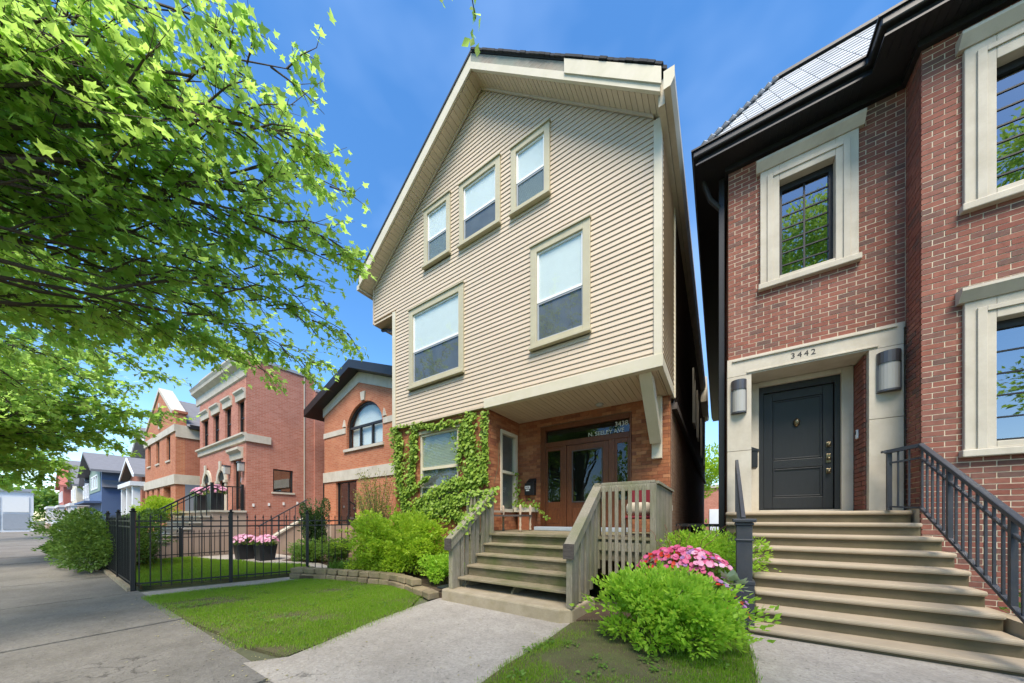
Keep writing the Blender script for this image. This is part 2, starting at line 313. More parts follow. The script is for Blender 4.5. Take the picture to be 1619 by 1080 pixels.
# ------------------------------------------------------------------ mesh helpers
class MB:
    def __init__(s): s.v = []; s.f = []
    def add(s, vs_, fs):
        b = len(s.v); s.v += [tuple(p) for p in vs_]; s.f += [tuple(b + i for i in f) for f in fs]; return s
    def box(s, x0, x1, y0, y1, z0, z1):
        if x1 < x0: x0, x1 = x1, x0
        if y1 < y0: y0, y1 = y1, y0
        if z1 < z0: z0, z1 = z1, z0
        return s.add([(x0, y0, z0), (x1, y0, z0), (x1, y1, z0), (x0, y1, z0), (x0, y0, z1), (x1, y0, z1), (x1, y1, z1), (x0, y1, z1)],
                     [(0, 3, 2, 1), (4, 5, 6, 7), (0, 1, 5, 4), (1, 2, 6, 5), (2, 3, 7, 6), (3, 0, 4, 7)])
    def prism(s, poly, axis, a, b):
        """poly: 2D points; axis 'x' -> (y,z), 'y' -> (x,z), 'z' -> (x,y); extruded from a to b"""
        def P(q, t): return {'x': (t, q[0], q[1]), 'y': (q[0], t, q[1]), 'z': (q[0], q[1], t)}[axis]
        n = len(poly)
        return s.add([P(q, a) for q in poly] + [P(q, b) for q in poly],
                     [tuple(range(n))[::-1], tuple(range(n, 2 * n))] + [(i, (i + 1) % n, n + (i + 1) % n, n + i) for i in range(n)])
    def loft(s, ra, rb):
        n = len(ra)
        return s.add(list(ra) + list(rb), [tuple(range(n))[::-1], tuple(range(n, 2 * n))] + [(i, (i + 1) % n, n + (i + 1) % n, n + i) for i in range(n)])
    def tube(s, pts, r, seg=6, caps=True):
        pts = [Vector(p) for p in pts]; n = len(pts)
        rr = r if isinstance(r, (list, tuple)) else [r] * n
        base = len(s.v); prev = None
        for i, p in enumerate(pts):
            d = (pts[min(i + 1, n - 1)] - pts[max(i - 1, 0)]).normalized()
            up = Vector((0, 0, 1)) if abs(d.z) < 0.95 else Vector((0, 1, 0))
            if prev is None: u = d.cross(up).normalized()
            else:
                u = prev - d * prev.dot(d)
                u = u.normalized() if u.length > 1e-6 else d.cross(up).normalized()
            prev = u; w = d.cross(u)
            for k in range(seg):
                a = 2 * pi * k / seg + pi / seg
                s.v.append(tuple(p + (u * cos(a) + w * sin(a)) * rr[i]))
        for i in range(n - 1):
            for k in range(seg):
                s.f.append((base + i * seg + k, base + i * seg + (k + 1) % seg, base + (i + 1) * seg + (k + 1) % seg, base + (i + 1) * seg + k))
        if caps:
            s.f.append(tuple(base + k for k in range(seg))[::-1]); s.f.append(tuple(base + (n - 1) * seg + k for k in range(seg)))
        return s
    def bar(s, a, b, w, h):
        """rectangular bar from a to b, w wide (horizontal), h high"""
        a, b = Vector(a), Vector(b); d = (b - a).normalized()
        u = d.cross(Vector((0, 0, 1)))
        u = u.normalized() if u.length > 1e-4 else Vector((1, 0, 0))
        q = u.cross(d).normalized()
        ring = lambda c: [c + u * (w / 2) * i + q * (h / 2) * j for i, j in ((-1, -1), (1, -1), (1, 1), (-1, 1))]
        return s.loft(ring(a), ring(b))
    def lathe(s, prof, c, seg=14):
        base = len(s.v); n = len(prof)
        for r, z in prof:
            for k in range(seg): s.v.append((c[0] + r * cos(2 * pi * k / seg), c[1] + r * sin(2 * pi * k / seg), c[2] + z))
        for i in range(n - 1):
            for k in range(seg): s.f.append((base + i * seg + k, base + i * seg + (k + 1) % seg, base + (i + 1) * seg + (k + 1) % seg, base + (i + 1) * seg + k))
        s.f.append(tuple(base + k for k in range(seg))[::-1]); s.f.append(tuple(base + (n - 1) * seg + k for k in range(seg)))
        return s
    def mesh(s, name, off=(0, 0, 0)):
        me = bpy.data.meshes.new(name)
        me.from_pydata([(p[0] - off[0], p[1] - off[1], p[2] - off[2]) for p in s.v], [], s.f); me.update()
        return me
def woff(o):
    v = Vector((0, 0, 0))
    while o is not None: v += o.location; o = o.parent
    return v
def link(o, parent=None):
    COL.objects.link(o)
    if parent is not None: o.parent = parent
    return o
def part(name, mb, mat, parent=None, bevel=0.0, smooth=False, kind=None, label=None):
    off = woff(parent) if parent is not None else Vector((0, 0, 0))
    me = mb.mesh(name, off) if isinstance(mb, MB) else mb
    me.materials.append(MATS[mat])
    if smooth:
        for p in me.polygons: p.use_smooth = True
    o = bpy.data.objects.new(name, me); link(o, parent)
    if bevel:
        b = o.modifiers.new('bevel', 'BEVEL'); b.width = bevel; b.segments = 2; b.limit_method = 'ANGLE'; b.angle_limit = radians(40)
    if kind: o['kind'] = kind
    if label: o['label'] = label
    return o
def thing(name, label, cat, loc=(0, 0, 0), group=None):
    o = bpy.data.objects.new(name, None); o.location = loc; o.empty_display_size = 0.2; link(o)
    o['label'] = label; o['category'] = cat
    if group: o['group'] = group
    return o
def tag(o, label, cat, group=None, kind=None):
    o['label'] = label; o['category'] = cat
    if group: o['group'] = group
    if kind: o['kind'] = kind
    return o
def piece(name, me, parent, loc, scale=(1, 1, 1), rot=(0, 0, 0)):
    o = bpy.data.objects.new(name, me); o.location = Vector(loc) - (woff(parent) if parent is not None else Vector((0, 0, 0)))
    o.scale = scale; o.rotation_euler = rot; link(o, parent); return o
def unit_box(name, mat, cx=0.5, cy=0.5, cz=0.5):
    m = MB().box(-0.5, 0.5, -0.5, 0.5, -0.5, 0.5).mesh(name); m.materials.append(MATS[mat]); return m
def structure(name, mb, mat, parent=None, **k):
    o = part(name, mb, mat, parent, **k)
    if parent is None: o['kind'] = 'structure'
    return o
def cloud_mesh(name, tv, tf, M, off=(0, 0, 0)):
    """template (tv verts, tf faces of equal size) copied by N 3x4 matrices M"""
    tv = np.array(tv, float); tf = np.array(tf, int); N = len(M); nv = len(tv); nf, k = tf.shape
    V = np.einsum('nij,vj->nvi', M[:, :, :3], tv) + M[:, None, :, 3] - np.array(off)[None, None, :]
    Fc = (tf[None] + (np.arange(N) * nv)[:, None, None]).reshape(-1)
    me = bpy.data.meshes.new(name)
    me.vertices.add(N * nv); me.vertices.foreach_set('co', V.reshape(-1).astype(np.float32))
    me.loops.add(N * nf * k); me.loops.foreach_set('vertex_index', Fc.astype(np.int32))
    me.polygons.add(N * nf); me.polygons.foreach_set('loop_start', np.arange(0, N * nf * k, k, dtype=np.int32))
    me.update(calc_edges=True); me.validate()
    return me
def frames(pos, ydir, ndir, size):
    """matrices: local Y along ydir, local Z near ndir"""
    y = ydir / (np.linalg.norm(ydir, axis=1, keepdims=True) + 1e-9)
    x = np.cross(y, ndir); x /= (np.linalg.norm(x, axis=1, keepdims=True) + 1e-9)
    z = np.cross(x, y)
    M = np.stack([x, y, z], axis=2) * np.asarray(size)[:, None, None]
    return np.concatenate([M, pos[:, :, None]], axis=2)
_ml = [(0.04, 0.0), (0.36, -0.06), (0.27, 0.16), (0.60, 0.36), (0.27, 0.43), (0.20, 0.60)]
MAPLE_V = [(0, 0.3, -0.03)] + [(x, y, 0.10 * x) for x, y in _ml] + [(0, 1.0, -0.08)] + [(-x, y, 0.10 * x) for x, y in _ml[::-1]]
MAPLE_F = [(0, i, i + 1) for i in range(1, len(MAPLE_V) - 1)] + [(0, len(MAPLE_V) - 1, 1)]
LEAF_V = [(0, 0, 0), (0.28, 0.42, 0.06), (0, 1, -0.05), (-0.28, 0.42, 0.06)]
LEAF_F = [(0, 1, 2), (0, 2, 3)]
IVY_V = [(0, 0.25, 0.05), (0.12, -0.05, 0), (0.5, 0.12, 0), (0.36, 0.5, 0), (0, 1, 0), (-0.36, 0.5, 0), (-0.5, 0.12, 0), (-0.12, -0.05, 0)]
IVY_F = [(0, i, i + 1) for i in range(1, 7)] + [(0, 7, 1)]
BLADE_V = [(-0.03, 0, 0), (0.03, 0, 0), (0.018, 0.6, 0.05), (0, 1, 0.22)]
BLADE_F = [(0, 1, 2), (0, 2, 3)]
PETAL_V = [(0, 0, 0)] + [(cos(a) * 0.5, sin(a) * 0.5, 0.16) for a in [2 * pi * k / 6 for k in range(6)]]
PETAL_F = [(0, 1 + k, 1 + (k + 1) % 6) for k in range(6)]
def unitv(n): v = RNG.normal(size=(n, 3)); return v / np.linalg.norm(v, axis=1, keepdims=True)
def text_mesh(name, body, size, extrude=0.006, spacing=1.0):
    c = bpy.data.curves.new(name, 'FONT'); c.body = body; c.size = size; c.extrude = extrude; c.space_character = spacing
    o = bpy.data.objects.new(name, c); COL.objects.link(o)
    dg = bpy.context.evaluated_depsgraph_get(); me = bpy.data.meshes.new_from_object(o.evaluated_get(dg))
    COL.objects.unlink(o); bpy.data.objects.remove(o); me.name = name
    return me
def lettering(body, size, mat, parent, loc, spacing=1.0, extrude=0.006, name='lettering'):
    me = text_mesh(name, body, size, extrude, spacing); me.materials.clear(); me.materials.append(MATS[mat])
    return piece(name, me, parent, loc, rot=(radians(90), 0, 0))

# generic wall made of blocks round its openings (front face at y0 or x0)
def holes_wall(mb, a0, a1, z0, z1, d0, d1, holes, axis='x'):
    xs = sorted({a0, a1, *[min(max(h[i], a0), a1) for h in holes for i in (0, 1)]}); zs = sorted({z0, z1, *[min(max(h[i], z0), z1) for h in holes for i in (2, 3)]})
    for j in range(len(zs) - 1):
        run = None
        for i in range(len(xs) - 1):
            cx, cz = (xs[i] + xs[i + 1]) / 2, (zs[j] + zs[j + 1]) / 2
            inside = any(h[0] < cx < h[1] and h[2] < cz < h[3] for h in holes)
            if not inside: run = [run[0] if run else xs[i], xs[i + 1]]
            if (inside or i == len(xs) - 2) and run:
                if axis == 'x': mb.box(run[0], run[1], d0, d1, zs[j], zs[j + 1])
                else: mb.box(d0, d1, run[0], run[1], zs[j], zs[j + 1])
                run = None
    return mb
def frame_ring(mb, x0, x1, z0, z1, y0, y1, w, wb=None, wt=None):
    wb = w if wb is None else wb; wt = w if wt is None else wt
    mb.box(x0, x0 + w, y0, y1, z0, z1); mb.box(x1 - w, x1, y0, y1, z0, z1)
    mb.box(x0 + w, x1 - w, y0, y1, z0, z0 + wb); mb.box(x0 + w, x1 - w, y0, y1, z1 - wt, z1)
    return mb
# bricks as single pieces: collects (centre, size) and builds the largest-looking 300 as objects, the others as one part
def brick_field(out, a0, a1, z0, z1, holes, face, axis='x', bl=0.215, bh=0.076, j=0.010, dep=0.05, stagger=0.5):
    row = 0; z = z0
    while z < z1 - 0.02:
        zt = min(z + bh - j, z1 - 0.002)
        a = a0 - (bl * stagger if row % 2 else 0) 
        spans = [(a0, a1)]
        for h in holes:
            if h[2] < (z + zt) / 2 < h[3]:
                ns = []
                for s, e in spans:
                    if h[1] <= s or h[0] >= e: ns.append((s, e)); continue
                    if h[0] > s: ns.append((s, h[0]))
                    if h[1] < e: ns.append((h[1], e))
                spans = ns
        while a < a1:
            for s, e in spans:
                p0, p1 = max(a, s), min(a + bl - j, e)
                if p1 - p0 > 0.025:
                    c = (p0 + p1) / 2; jit = random.uniform(-0.002, 0.003)
                    if axis == 'x': out.append((c, face + dep / 2 + jit, (z + zt) / 2, p1 - p0, dep, zt - z))
                    else: out.append((face + dep / 2 + jit, c, (z + zt) / 2, dep, p1 - p0, zt - z))
            a += bl
        z += bh; row += 1
    return out
def build_pieces(name, lst, mat, parent, quota=300, stuff_name=None):
    um = unit_box(name, mat)
    def key(b):
        px, py, f = proj(b[:3])
        vis = 0 <= px <= 1619 and 0 <= py <= 1080 and f > 0
        return (0 if vis else 1, f)
    lst = sorted(lst, key=key)
    for b in lst[:quota]: piece(name, um, parent, b[:3], b[3:6], (0, random.uniform(-0.004, 0.004), 0))
    if lst[quota:]:
        mb = MB()
        for x, y, z, sx, sy, sz in lst[quota:]: mb.box(x - sx / 2, x + sx / 2, y - sy / 2, y + sy / 2, z - sz / 2, z + sz / 2)
        part(stuff_name or name, mb, mat, parent, kind='stuff')
# ================================================================== SETTING
structure('ground', MB().box(-420, 420, -420, 420, -0.6, -0.03), 'earth')
structure('road', MB().box(-300, 200, -13.0, -4.6, -0.2, -0.018), 'asphalt')
kb = structure('kerb', MB().box(-300, 200, -4.6, -4.42, -0.2, 0.02), 'concrete')
structure('parkway_turf', MB().box(-300, 200, -4.42, -1.3, -0.2, -0.005), 'turf')
# sidewalk: a bed with single slabs on it
SW0, SW1 = -1.3, 1.22
sw = structure('sidewalk', MB().box(-300, 200, SW0, SW1 + 0.1, -0.2, -0.06), 'soil')
slabm = MB().box(-0.5, 0.5, -0.5, 0.5, -0.5, 0.5).mesh('paving_slab'); slabm.materials.append(MATS['concrete'])
xs = -6.5
for k in range(-2, 16):
    L = 3.1; x1 = xs + (k + 1) * L if False else -6.5 + (2 - k) * L
    o = piece('paving_slab', slabm, sw, (x1 - L / 2, (SW0 + 1.26) / 2, -0.052 + random.uniform(-0.004, 0.003)), (L - 0.045, 1.26 - SW0, 0.11), (random.uniform(-0.001, 0.001), random.uniform(-0.0015, 0.0015), 0))
structure('sidewalk_far', MB().box(-300, -6.5 - 13.02 * 3.1, SW0, 1.26, -0.2, -0.002), 'concrete')

def poly_sheet(name, pts, z0, z1, mat, **k): return structure(name, MB().prism([tuple(p) for p in pts], 'z', z0, z1), mat, **k)
# front walk to the wooden steps, flaring towards the sidewalk
WALK_L = [gz(*p)[:2] for p in ((436, 1043), (519, 1013), (579, 987), (648, 961))] 
WALK_R = [(-1.72, 4.06), (-1.70, 3.3), (-1.75, 2.6), (-1.72, 1.9), (-1.6, 1.22)]
poly_sheet('front_walk', [(-4.0, 1.2), (-3.78, 1.52)] + [tuple(p) for p in WALK_L[1:]] + [(-4.28, 4.3), (-1.72, 4.3)] + WALK_R, -0.15, 0.004, 'concrete_walk')
poly_sheet('neighbour_walk', [(0.27, 1.2), (0.30, 5.6), (2.75, 5.6), (2.75, 1.2)], -0.15, 0.003, 'concrete_walk')
poly_sheet('side_path', [(-9.55, 1.2), (-8.75, 1.2), (-8.05, 3.5), (-8.1, 6.2), (-8.75, 6.2), (-8.95, 3.6)], -0.15, 0.0, 'concrete_walk')
LAWN = [(-8.78, 1.24)] + [(-7.6, 1.27), (-6.4, 1.26), (-5.2, 1.36), (-4.5, 1.38), (-3.8, 1.5)] + [tuple(p) for p in WALK_L[1:]] + [(-4.64, 3.98), (-5.0, 4.2), (-5.9, 4.4), (-6.8, 4.15), (-7.7, 3.9), (-8.3, 3.5)]
poly_sheet('lawn', LAWN, -0.15, 0.012, 'turf')
poly_sheet('planting_bed', [(-8.3, 3.55), (-7.7, 3.95), (-6.8, 4.2), (-5.9, 4.45), (-5.0, 4.25), (-4.3, 4.08), (-4.15, 4.3), (-4.15, 6.0), (-8.05, 6.0)], -0.15, 0.10, 'soil')
LAWN_R = [(-1.6, 1.24), (-1.74, 1.9), (-1.76, 2.6), (-1.71, 3.3), (-1.72, 4.2), (-0.9, 4.7), (0.27, 4.9), (0.25, 1.24)]
poly_sheet('lawn_strip', LAWN_R, -0.15, 0.010, 'turf')
poly_sheet('flower_bed', [(-1.72, 4.25), (-0.9, 4.75), (0.28, 4.95), (0.28, 7.3), (-0.84, 7.3), (-0.88, 5.2), (-1.72, 5.2)], -0.15, 0.02, 'soil')
poly_sheet('neighbour_bed', [(2.55, 4.6), (6.0, 4.6), (6.0, 6.85), (2.55, 6.85)], -0.15, 0.02, 'soil')
NLAWN = [(-15.7, 1.35), (-9.95, 1.35), (-9.3, 3.3), (-9.0, 4.3), (-10.3, 4.55), (-12.0, 4.0), (-15.7, 3.2)]
poly_sheet('neighbour_lawn', NLAWN, -0.15, 0.06, 'turf')
poly_sheet('garden_path', [(-15.7, 3.2), (-12.0, 4.0), (-10.3, 4.55), (-9.0, 4.3), (-9.0, 4.75), (-10.4, 5.0), (-12.0, 4.6), (-12.8, 5.4), (-14.6, 5.4), (-15.7, 4.6)], -0.15, 0.075, 'concrete_walk')
NLAWN2 = [(-15.7, 4.6), (-14.6, 5.4), (-12.8, 5.4), (-12.0, 4.6), (-10.4, 5.0), (-9.0, 4.75), (-8.9, 7.3), (-15.7, 7.3)]
poly_sheet('neighbour_bed_soil', NLAWN2, -0.15, 0.06, 'soil')
structure('front_yards', MB().box(-120, -16.3, 1.26, 30, -0.2, 0.02), 'turf')

def inside(poly, x, y):
    c = np.zeros(len(x), bool); n = len(poly)
    for i in range(n):
        (x0, y0), (x1, y1) = poly[i][:2], poly[i - 1][:2]
        cond = ((y0 > y) != (y1 > y)) & (x < (x1 - x0) * (y - y0) / (y1 - y0 + 1e-12) + x0)
        c ^= cond
    return c
def vnoise(x, y, s, seed=0):
    v = np.zeros_like(x)
    r = np.random.default_rng(seed)
    for k in range(6):
        a = r.uniform(0, 2 * pi); f = s * r.uniform(0.6, 1.7)
        v += np.sin((x * cos(a) + y * sin(a)) * f + r.uniform(0, 6.28))
    return v / 6
def grass(name, poly, n, z, h, label, bare=0.0, fringe=0.0, edge=False):
    P = np.array([p[:2] for p in poly]); lo, hi = P.min(0) - fringe, P.max(0) + fringe
    x = RNG.uniform(lo[0], hi[0], n * 2); y = RNG.uniform(lo[1], hi[1], n * 2)
    k = inside(poly, x + RNG.normal(0, fringe, n * 2), y + RNG.normal(0, fringe, n * 2)); x, y = x[k], y[k]
    m = vnoise(x, y, 3.1, 3) + 0.6 * vnoise(x, y, 8, 5)
    if edge: m = m + 0.55 * np.clip((2.1 - y) / 0.9, 0, 1) * (vnoise(x, y, 2.0, 9) > -0.1) - 0.25 * (y > 2.6)
    k = RNG.uniform(0, 1, len(x)) > np.clip(bare * (0.6 + 1.6 * m), 0, 0.97); x, y, m = x[k], y[k], m[k]
    N = len(x); a = RNG.uniform(0, 2 * pi, N); lean = RNG.uniform(0.05, 0.7, N)
    up = np.stack([np.cos(a) * lean, np.sin(a) * lean, np.ones(N)], 1); nd = np.stack([-np.sin(a), np.cos(a), np.zeros(N)], 1)
    M = frames(np.stack([x, y, np.full(N, z)], 1), up, np.cross(up, nd), h * RNG.uniform(0.5, 1.25, N) * (1 - 0.3 * m))
    sx = RNG.uniform(1.2, 2.2, N); M[:, :, 0] *= sx[:, None]
    dry = RNG.uniform(0, 1, N) < 0.03 + 0.07 * bare
    d = part('dry_grass', cloud_mesh('dry_grass', BLADE_V, BLADE_F, M[dry]), 'dry_blade'); tag(d, 'dry straw-coloured blades mixed into the ' + label.split(' ', 1)[1], 'grass', kind='stuff')
    o = part(name, cloud_mesh(name, BLADE_V, BLADE_F, M[~dry]), 'grass_blade')
    tag(o, label, 'grass', kind='stuff'); return o
grass('lawn_grass', LAWN, 150000, 0.008, 0.036, 'short worn grass on the front lawn beside the sidewalk', bare=0.58, fringe=0.08, edge=True)
grass('strip_grass', LAWN_R, 60000, 0.006, 0.036, 'patchy grass and bare earth in front of the lime green shrub', bare=1.0, fringe=0.05)
grass('neighbour_grass', NLAWN, 45000, 0.055, 0.07, 'bright mown grass behind the black iron fence', bare=0.05)

# ================================================================== MAIN HOUSE (siding over brick)
Y0 = 6.05; XR = -0.84; XL = -8.15; XLU = -9.13; YB = 26.0; YD = 7.5; ZB = 4.1
AP = -4.80; ZAP = 11.82; SL, SR = 0.726, 0.865          # wall apex and rake slopes
house = thing('frame_house', 'tall tan clapboard house with gabled front over an orange brick recessed porch', 'house', (-4.8, Y0, 0))
def rake_z(x): return ZAP - (SL * (AP - x) if x < AP else SR * (x - AP))
def rake_x(z, left): return AP - (ZAP - z) / SL if left else AP + (ZAP - z) / SR
WINS = [(-7.42, -5.36, 5.10, 7.35), (-3.43, -2.10, 5.08, 7.30), (-6.80, -5.82, 8.29, 9.87), (-5.50, -4.24, 8.25, 9.84), (-3.94, -2.97, 8.24, 9.76)]
wall = part('wall', MB().prism([(XL, ZB), (XR - 0.01, ZB), (XR - 0.01, 8.36), (AP, ZAP - 0.02), (XLU + 0.01, 8.64), (XLU + 0.01, 7.6), (XL, 7.6)], 'y', Y0 + 0.02, YB), 'sheathing', house)
# recesses for the windows are shallow: the trim stands proud of the siding
course = 0.1
z = ZB + 0.06; k = 0
boards = 0
while z < ZAP - 0.05:
    za, zb_ = z, z + course
    def xl_at(zz):
        if zz < 7.58: return XL + 0.11
        if zz <= 8.66: return XLU
        return rake_x(zz, True)
    def xr_at(zz): return min(XR - 0.11, rake_x(zz, False))
    la, lb, ra, rb = xl_at(za + 0.01), xl_at(zb_), xr_at(za), xr_at(zb_)
    if za < 7.58 < zb_: la = lb = XL + 0.11
    cuts = sorted([(w[0] + 0.02, w[1] - 0.02) for w in WINS if w[2] < za + 0.05 < w[3]])
    spans = []; s = None
    edges = [('L', la, lb)] + [e for c in cuts for e in (('R', c[0]), ('L', c[1]))] + [('R', ra, rb)]
    i = 0
    while i < len(edges):
        L_, R_ = edges[i], edges[i + 1]
        l0, l1 = (L_[1], L_[2]) if len(L_) == 3 else (L_[1], L_[1]); r0, r1 = (R_[1], R_[2]) if len(R_) == 3 else (R_[1], R_[1])
        if r0 - l0 > 0.03 and r1 > l1 - 0.2:
            r1 = max(r1, l1 + 0.005)
            prof = [(Y0 + 0.018, za + 0.004), (Y0 - 0.019, za), (Y0 - 0.020, za + 0.010), (Y0 - 0.004, zb_ - 0.002), (Y0 + 0.018, zb_ - 0.002)]
            def ring(x0, x1): return [(x0 + (x1 - x0) * (pz - za) / course, py, pz) for py, pz in prof]
            if r0 - l0 > 3.2:
                js = random.uniform(l0 + 1.0, r0 - 1.0)
                part('siding_board', MB().loft(ring(l0, l1), ring(js - 0.002, js - 0.002)), 'siding', house); part('siding_board', MB().loft(ring(js + 0.002, js + 0.002), ring(r0, r1)), 'siding', house); boards += 2
            else:
                part('siding_board', MB().loft(ring(l0, l1), ring(r0, r1)), 'siding', house); boards += 1
        i += 2
    z += course; k += 1
# corner boards and belt
part('corner_board', MB().box(XR - 0.12, XR + 0.012, Y0 - 0.045, Y0 + 0.1, ZB + 0.2, 8.40), 'cream', house, bevel=0.006)
part('corner_board', MB().box(XL - 0.03, XL + 0.105, Y0 - 0.045, Y0 + 0.1, ZB + 0.06, 7.60), 'cream', house, bevel=0.006)
part('corner_board', MB().box(XLU - 0.02, XLU + 0.02, Y0 - 0.04, Y0 + 0.1, 7.56, 8.66), 'siding', house)
part('belt_board', MB().box(-4.70, XR + 0.03, Y0 - 0.075, Y0 + 0.06, ZB - 0.03, ZB + 0.195), 'cream', house, bevel=0.008)
part('belt_board', MB().box(XR - 0.06, XR + 0.025, Y0 + 0.063, 7.72, ZB - 0.028, ZB + 0.19), 'cream', house, bevel=0.008)
part('drip_edge', MB().box(XL - 0.02, -4.703, Y0 - 0.04, Y0 + 0.06, ZB + 0.012, ZB + 0.055), 'siding', house)
# upper left jetty: soffit and the dark bracket under it
part('jetty_soffit', MB().box(XLU, XL - 0.035, Y0 - 0.02, YB, 7.54, 7.585), 'soffit', house)
mb = MB()
mb.tube([(XLU + 0.05, Y0 + 0.25, 7.50), (XLU + 0.35, Y0 + 0.25, 7.42), (XL - 0.22, Y0 + 0.22, 7.22), (XL - 0.07, Y0 + 0.2, 6.95), (XL - 0.06, Y0 + 0.2, 6.4)], 0.05, 8)
part('downspout', mb, 'black_paint', house)
# right flank: pale siding beside the porch, darker behind
mb = MB(); z = ZB + 0.17
while z < 8.45:
    mb.add([(XR - 0.01, Y0 + 0.12, z), (XR + 0.024, Y0 + 0.12, z), (XR + 0.004, Y0 + 0.12, z + 0.1), (XR - 0.01, Y0 + 0.12, z + 0.1),
            (XR - 0.01, 7.72, z), (XR + 0.024, 7.72, z), (XR + 0.004, 7.72, z + 0.1), (XR - 0.01, 7.72, z + 0.1)],
           [(0, 1, 2, 3), (7, 6, 5, 4), (0, 4, 5, 1), (1, 5, 6, 2), (2, 6, 7, 3)]); z += 0.1
part('side_siding', mb, 'siding', house, kind='stuff')
part('side_batten', MB().box(XR - 0.01, XR + 0.045, 7.72, 7.80, ZB - 0.02, 8.45), 'cream', house)
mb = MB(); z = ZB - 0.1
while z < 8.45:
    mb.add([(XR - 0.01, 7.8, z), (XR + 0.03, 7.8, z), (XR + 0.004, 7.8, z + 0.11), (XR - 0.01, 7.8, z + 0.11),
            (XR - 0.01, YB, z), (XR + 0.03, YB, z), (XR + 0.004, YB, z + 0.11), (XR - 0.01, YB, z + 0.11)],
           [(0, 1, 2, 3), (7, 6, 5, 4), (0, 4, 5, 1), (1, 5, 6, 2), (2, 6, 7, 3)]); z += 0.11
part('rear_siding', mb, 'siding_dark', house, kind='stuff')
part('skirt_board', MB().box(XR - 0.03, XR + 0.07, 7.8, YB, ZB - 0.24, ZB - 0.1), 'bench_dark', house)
for yw, z0w, z1w in ((13.2, 4.9, 6.9), (15.6, 4.9, 6.9), (19.0, 4.7, 6.6), (22.0, 4.7, 6.6)):
    w = part('side_window', frame_ring(MB(), 0, 1, z0w, z1w, 0, 1, 0.1), 'cream', house)
    me = w.data
    off = woff(house)
    for v in me.vertices:          # turn the ring into the side plane
        x, y, zz = v.co + off; v.co = Vector((XR + 0.03 + y * 0.05, yw + x * 0.95, zz)) - off
    part('pane', MB().box(XR + 0.034, XR + 0.04, yw + 0.08, yw + 0.87, z0w + 0.08, z1w - 0.08), 'glass_coated', w)
part('rear_bay', MB().box(XR - 0.05, XR + 0.30, 19.5, 22.5, 7.6, 8.9), 'cream', house)
# foundation and brick ground floor
part('side_foundation', MB().box(XR - 0.30, XR - 0.035, 7.78, YB, 0, ZB - 0.1), 'common_brick', house)
BAYW = (-7.07, -5.62, 1.55, 3.80)
mort = MB()
holes_wall(mort, XL + 0.02, -4.66, 0, ZB + 0.02, Y0 + 0.058, Y0 + 0.4, [BAYW])
part('brick_core', mort, 'mortar_brown', house)
SIDEW = (6.60, 7.38, 1.62, 3.72)
mort = MB(); holes_wall(mort, Y0 + 0.4, YD + 0.3, 0, ZB + 0.02, -5.0, -4.66, [SIDEW], 'y')
part('brick_core', mort, 'mortar_brown', house)
DOORF = (-3.96, -1.66, 1.0, 3.86)
mort = MB(); holes_wall(mort, -4.66, XR - 0.045, 0, ZB + 0.02, YD + 0.008, YD + 0.3, [DOORF])
part('brick_core', mort, 'mortar_brown', house)
mort = MB().box(XR - 0.3, XR - 0.045, YD + 0.3, YD + 0.32, 0, ZB)
BR = []
brick_field(BR, XL, -4.648, 0.6, ZB, [BAYW], Y0 + 0.05, 'x', 0.22, 0.078, 0.006)
brick_field(BR, -4.64, XR - 0.03, 1.16, ZB - 0.01, [DOORF], YD, 'x', 0.22, 0.078, 0.006)
BS = []
brick_field(BS, Y0 + 0.055, YD - 0.004, 1.16, ZB, [SIDEW], -4.70, 'y', 0.22, 0.078, 0.006, dep=0.048)
build_pieces('brick', BR + BS, 'brick_orange', house, 300, 'brick_remainder')
part('stone_sill', MB().box(XR - 0.30, XR - 0.005, YD - 0.05, YD + 0.2, 1.62, 1.74), 'limestone', house)
# porch ceiling boards
um = unit_box('ceiling_board', 'soffit'); x = -4.64; w = 0.112
while x < XR - 0.1:
    ww = min(w, XR - 0.07 - x); piece('ceiling_board', um, house, (x + ww / 2, (Y0 + YD) / 2 + 0.03, ZB - 0.012 + random.uniform(-0.001, 0.001)), (ww - 0.007, YD - Y0 - 0.06, 0.02)); x += w
part('porch_ceiling', MB().box(-4.64, XR - 0.05, Y0 + 0.05, YD - 0.002, ZB - 0.003, ZB + 0.02), 'sheathing', house)
# knee brace
br = part('brace', MB().box(-1.22, -1.02, YD - 0.11, YD - 0.003, 2.74, ZB - 0.03), 'cream', house, bevel=0.008)
part('brace_strut', MB().add([(-1.23, 6.10, ZB - 0.03), (-1.01, 6.10, ZB - 0.03), (-1.01, 6.42, ZB - 0.03), (-1.23, 6.42, ZB - 0.03),
                        (-1.23, YD - 0.25, 3.03), (-1.01, YD - 0.25, 3.03), (-1.01, YD - 0.112, 3.13), (-1.23, YD - 0.112, 3.13)],
                       [(0, 1, 2, 3), (7, 6, 5, 4), (0, 4, 5, 1), (1, 5, 6, 2), (2, 6, 7, 3), (3, 7, 4, 0)]), 'cream', br, bevel=0.008)
# roof
YE = 5.64
def roof_slab(x_eave, slope, left):
    s = -1 if left else 1; ze = ZAP + 0.38 - slope * abs(x_eave - AP)
    return MB().prism([(AP, ZAP + 0.38), (AP, ZAP + 0.44), (x_eave, ze + 0.06), (x_eave, ze)], 'y', YE - 0.02, YB)
roof = part('roof', roof_slab(-9.34, SL, True), 'shingle_black', house)
part('roof_slope', roof_slab(-0.70, SR, False), 'shingle_black', roof)
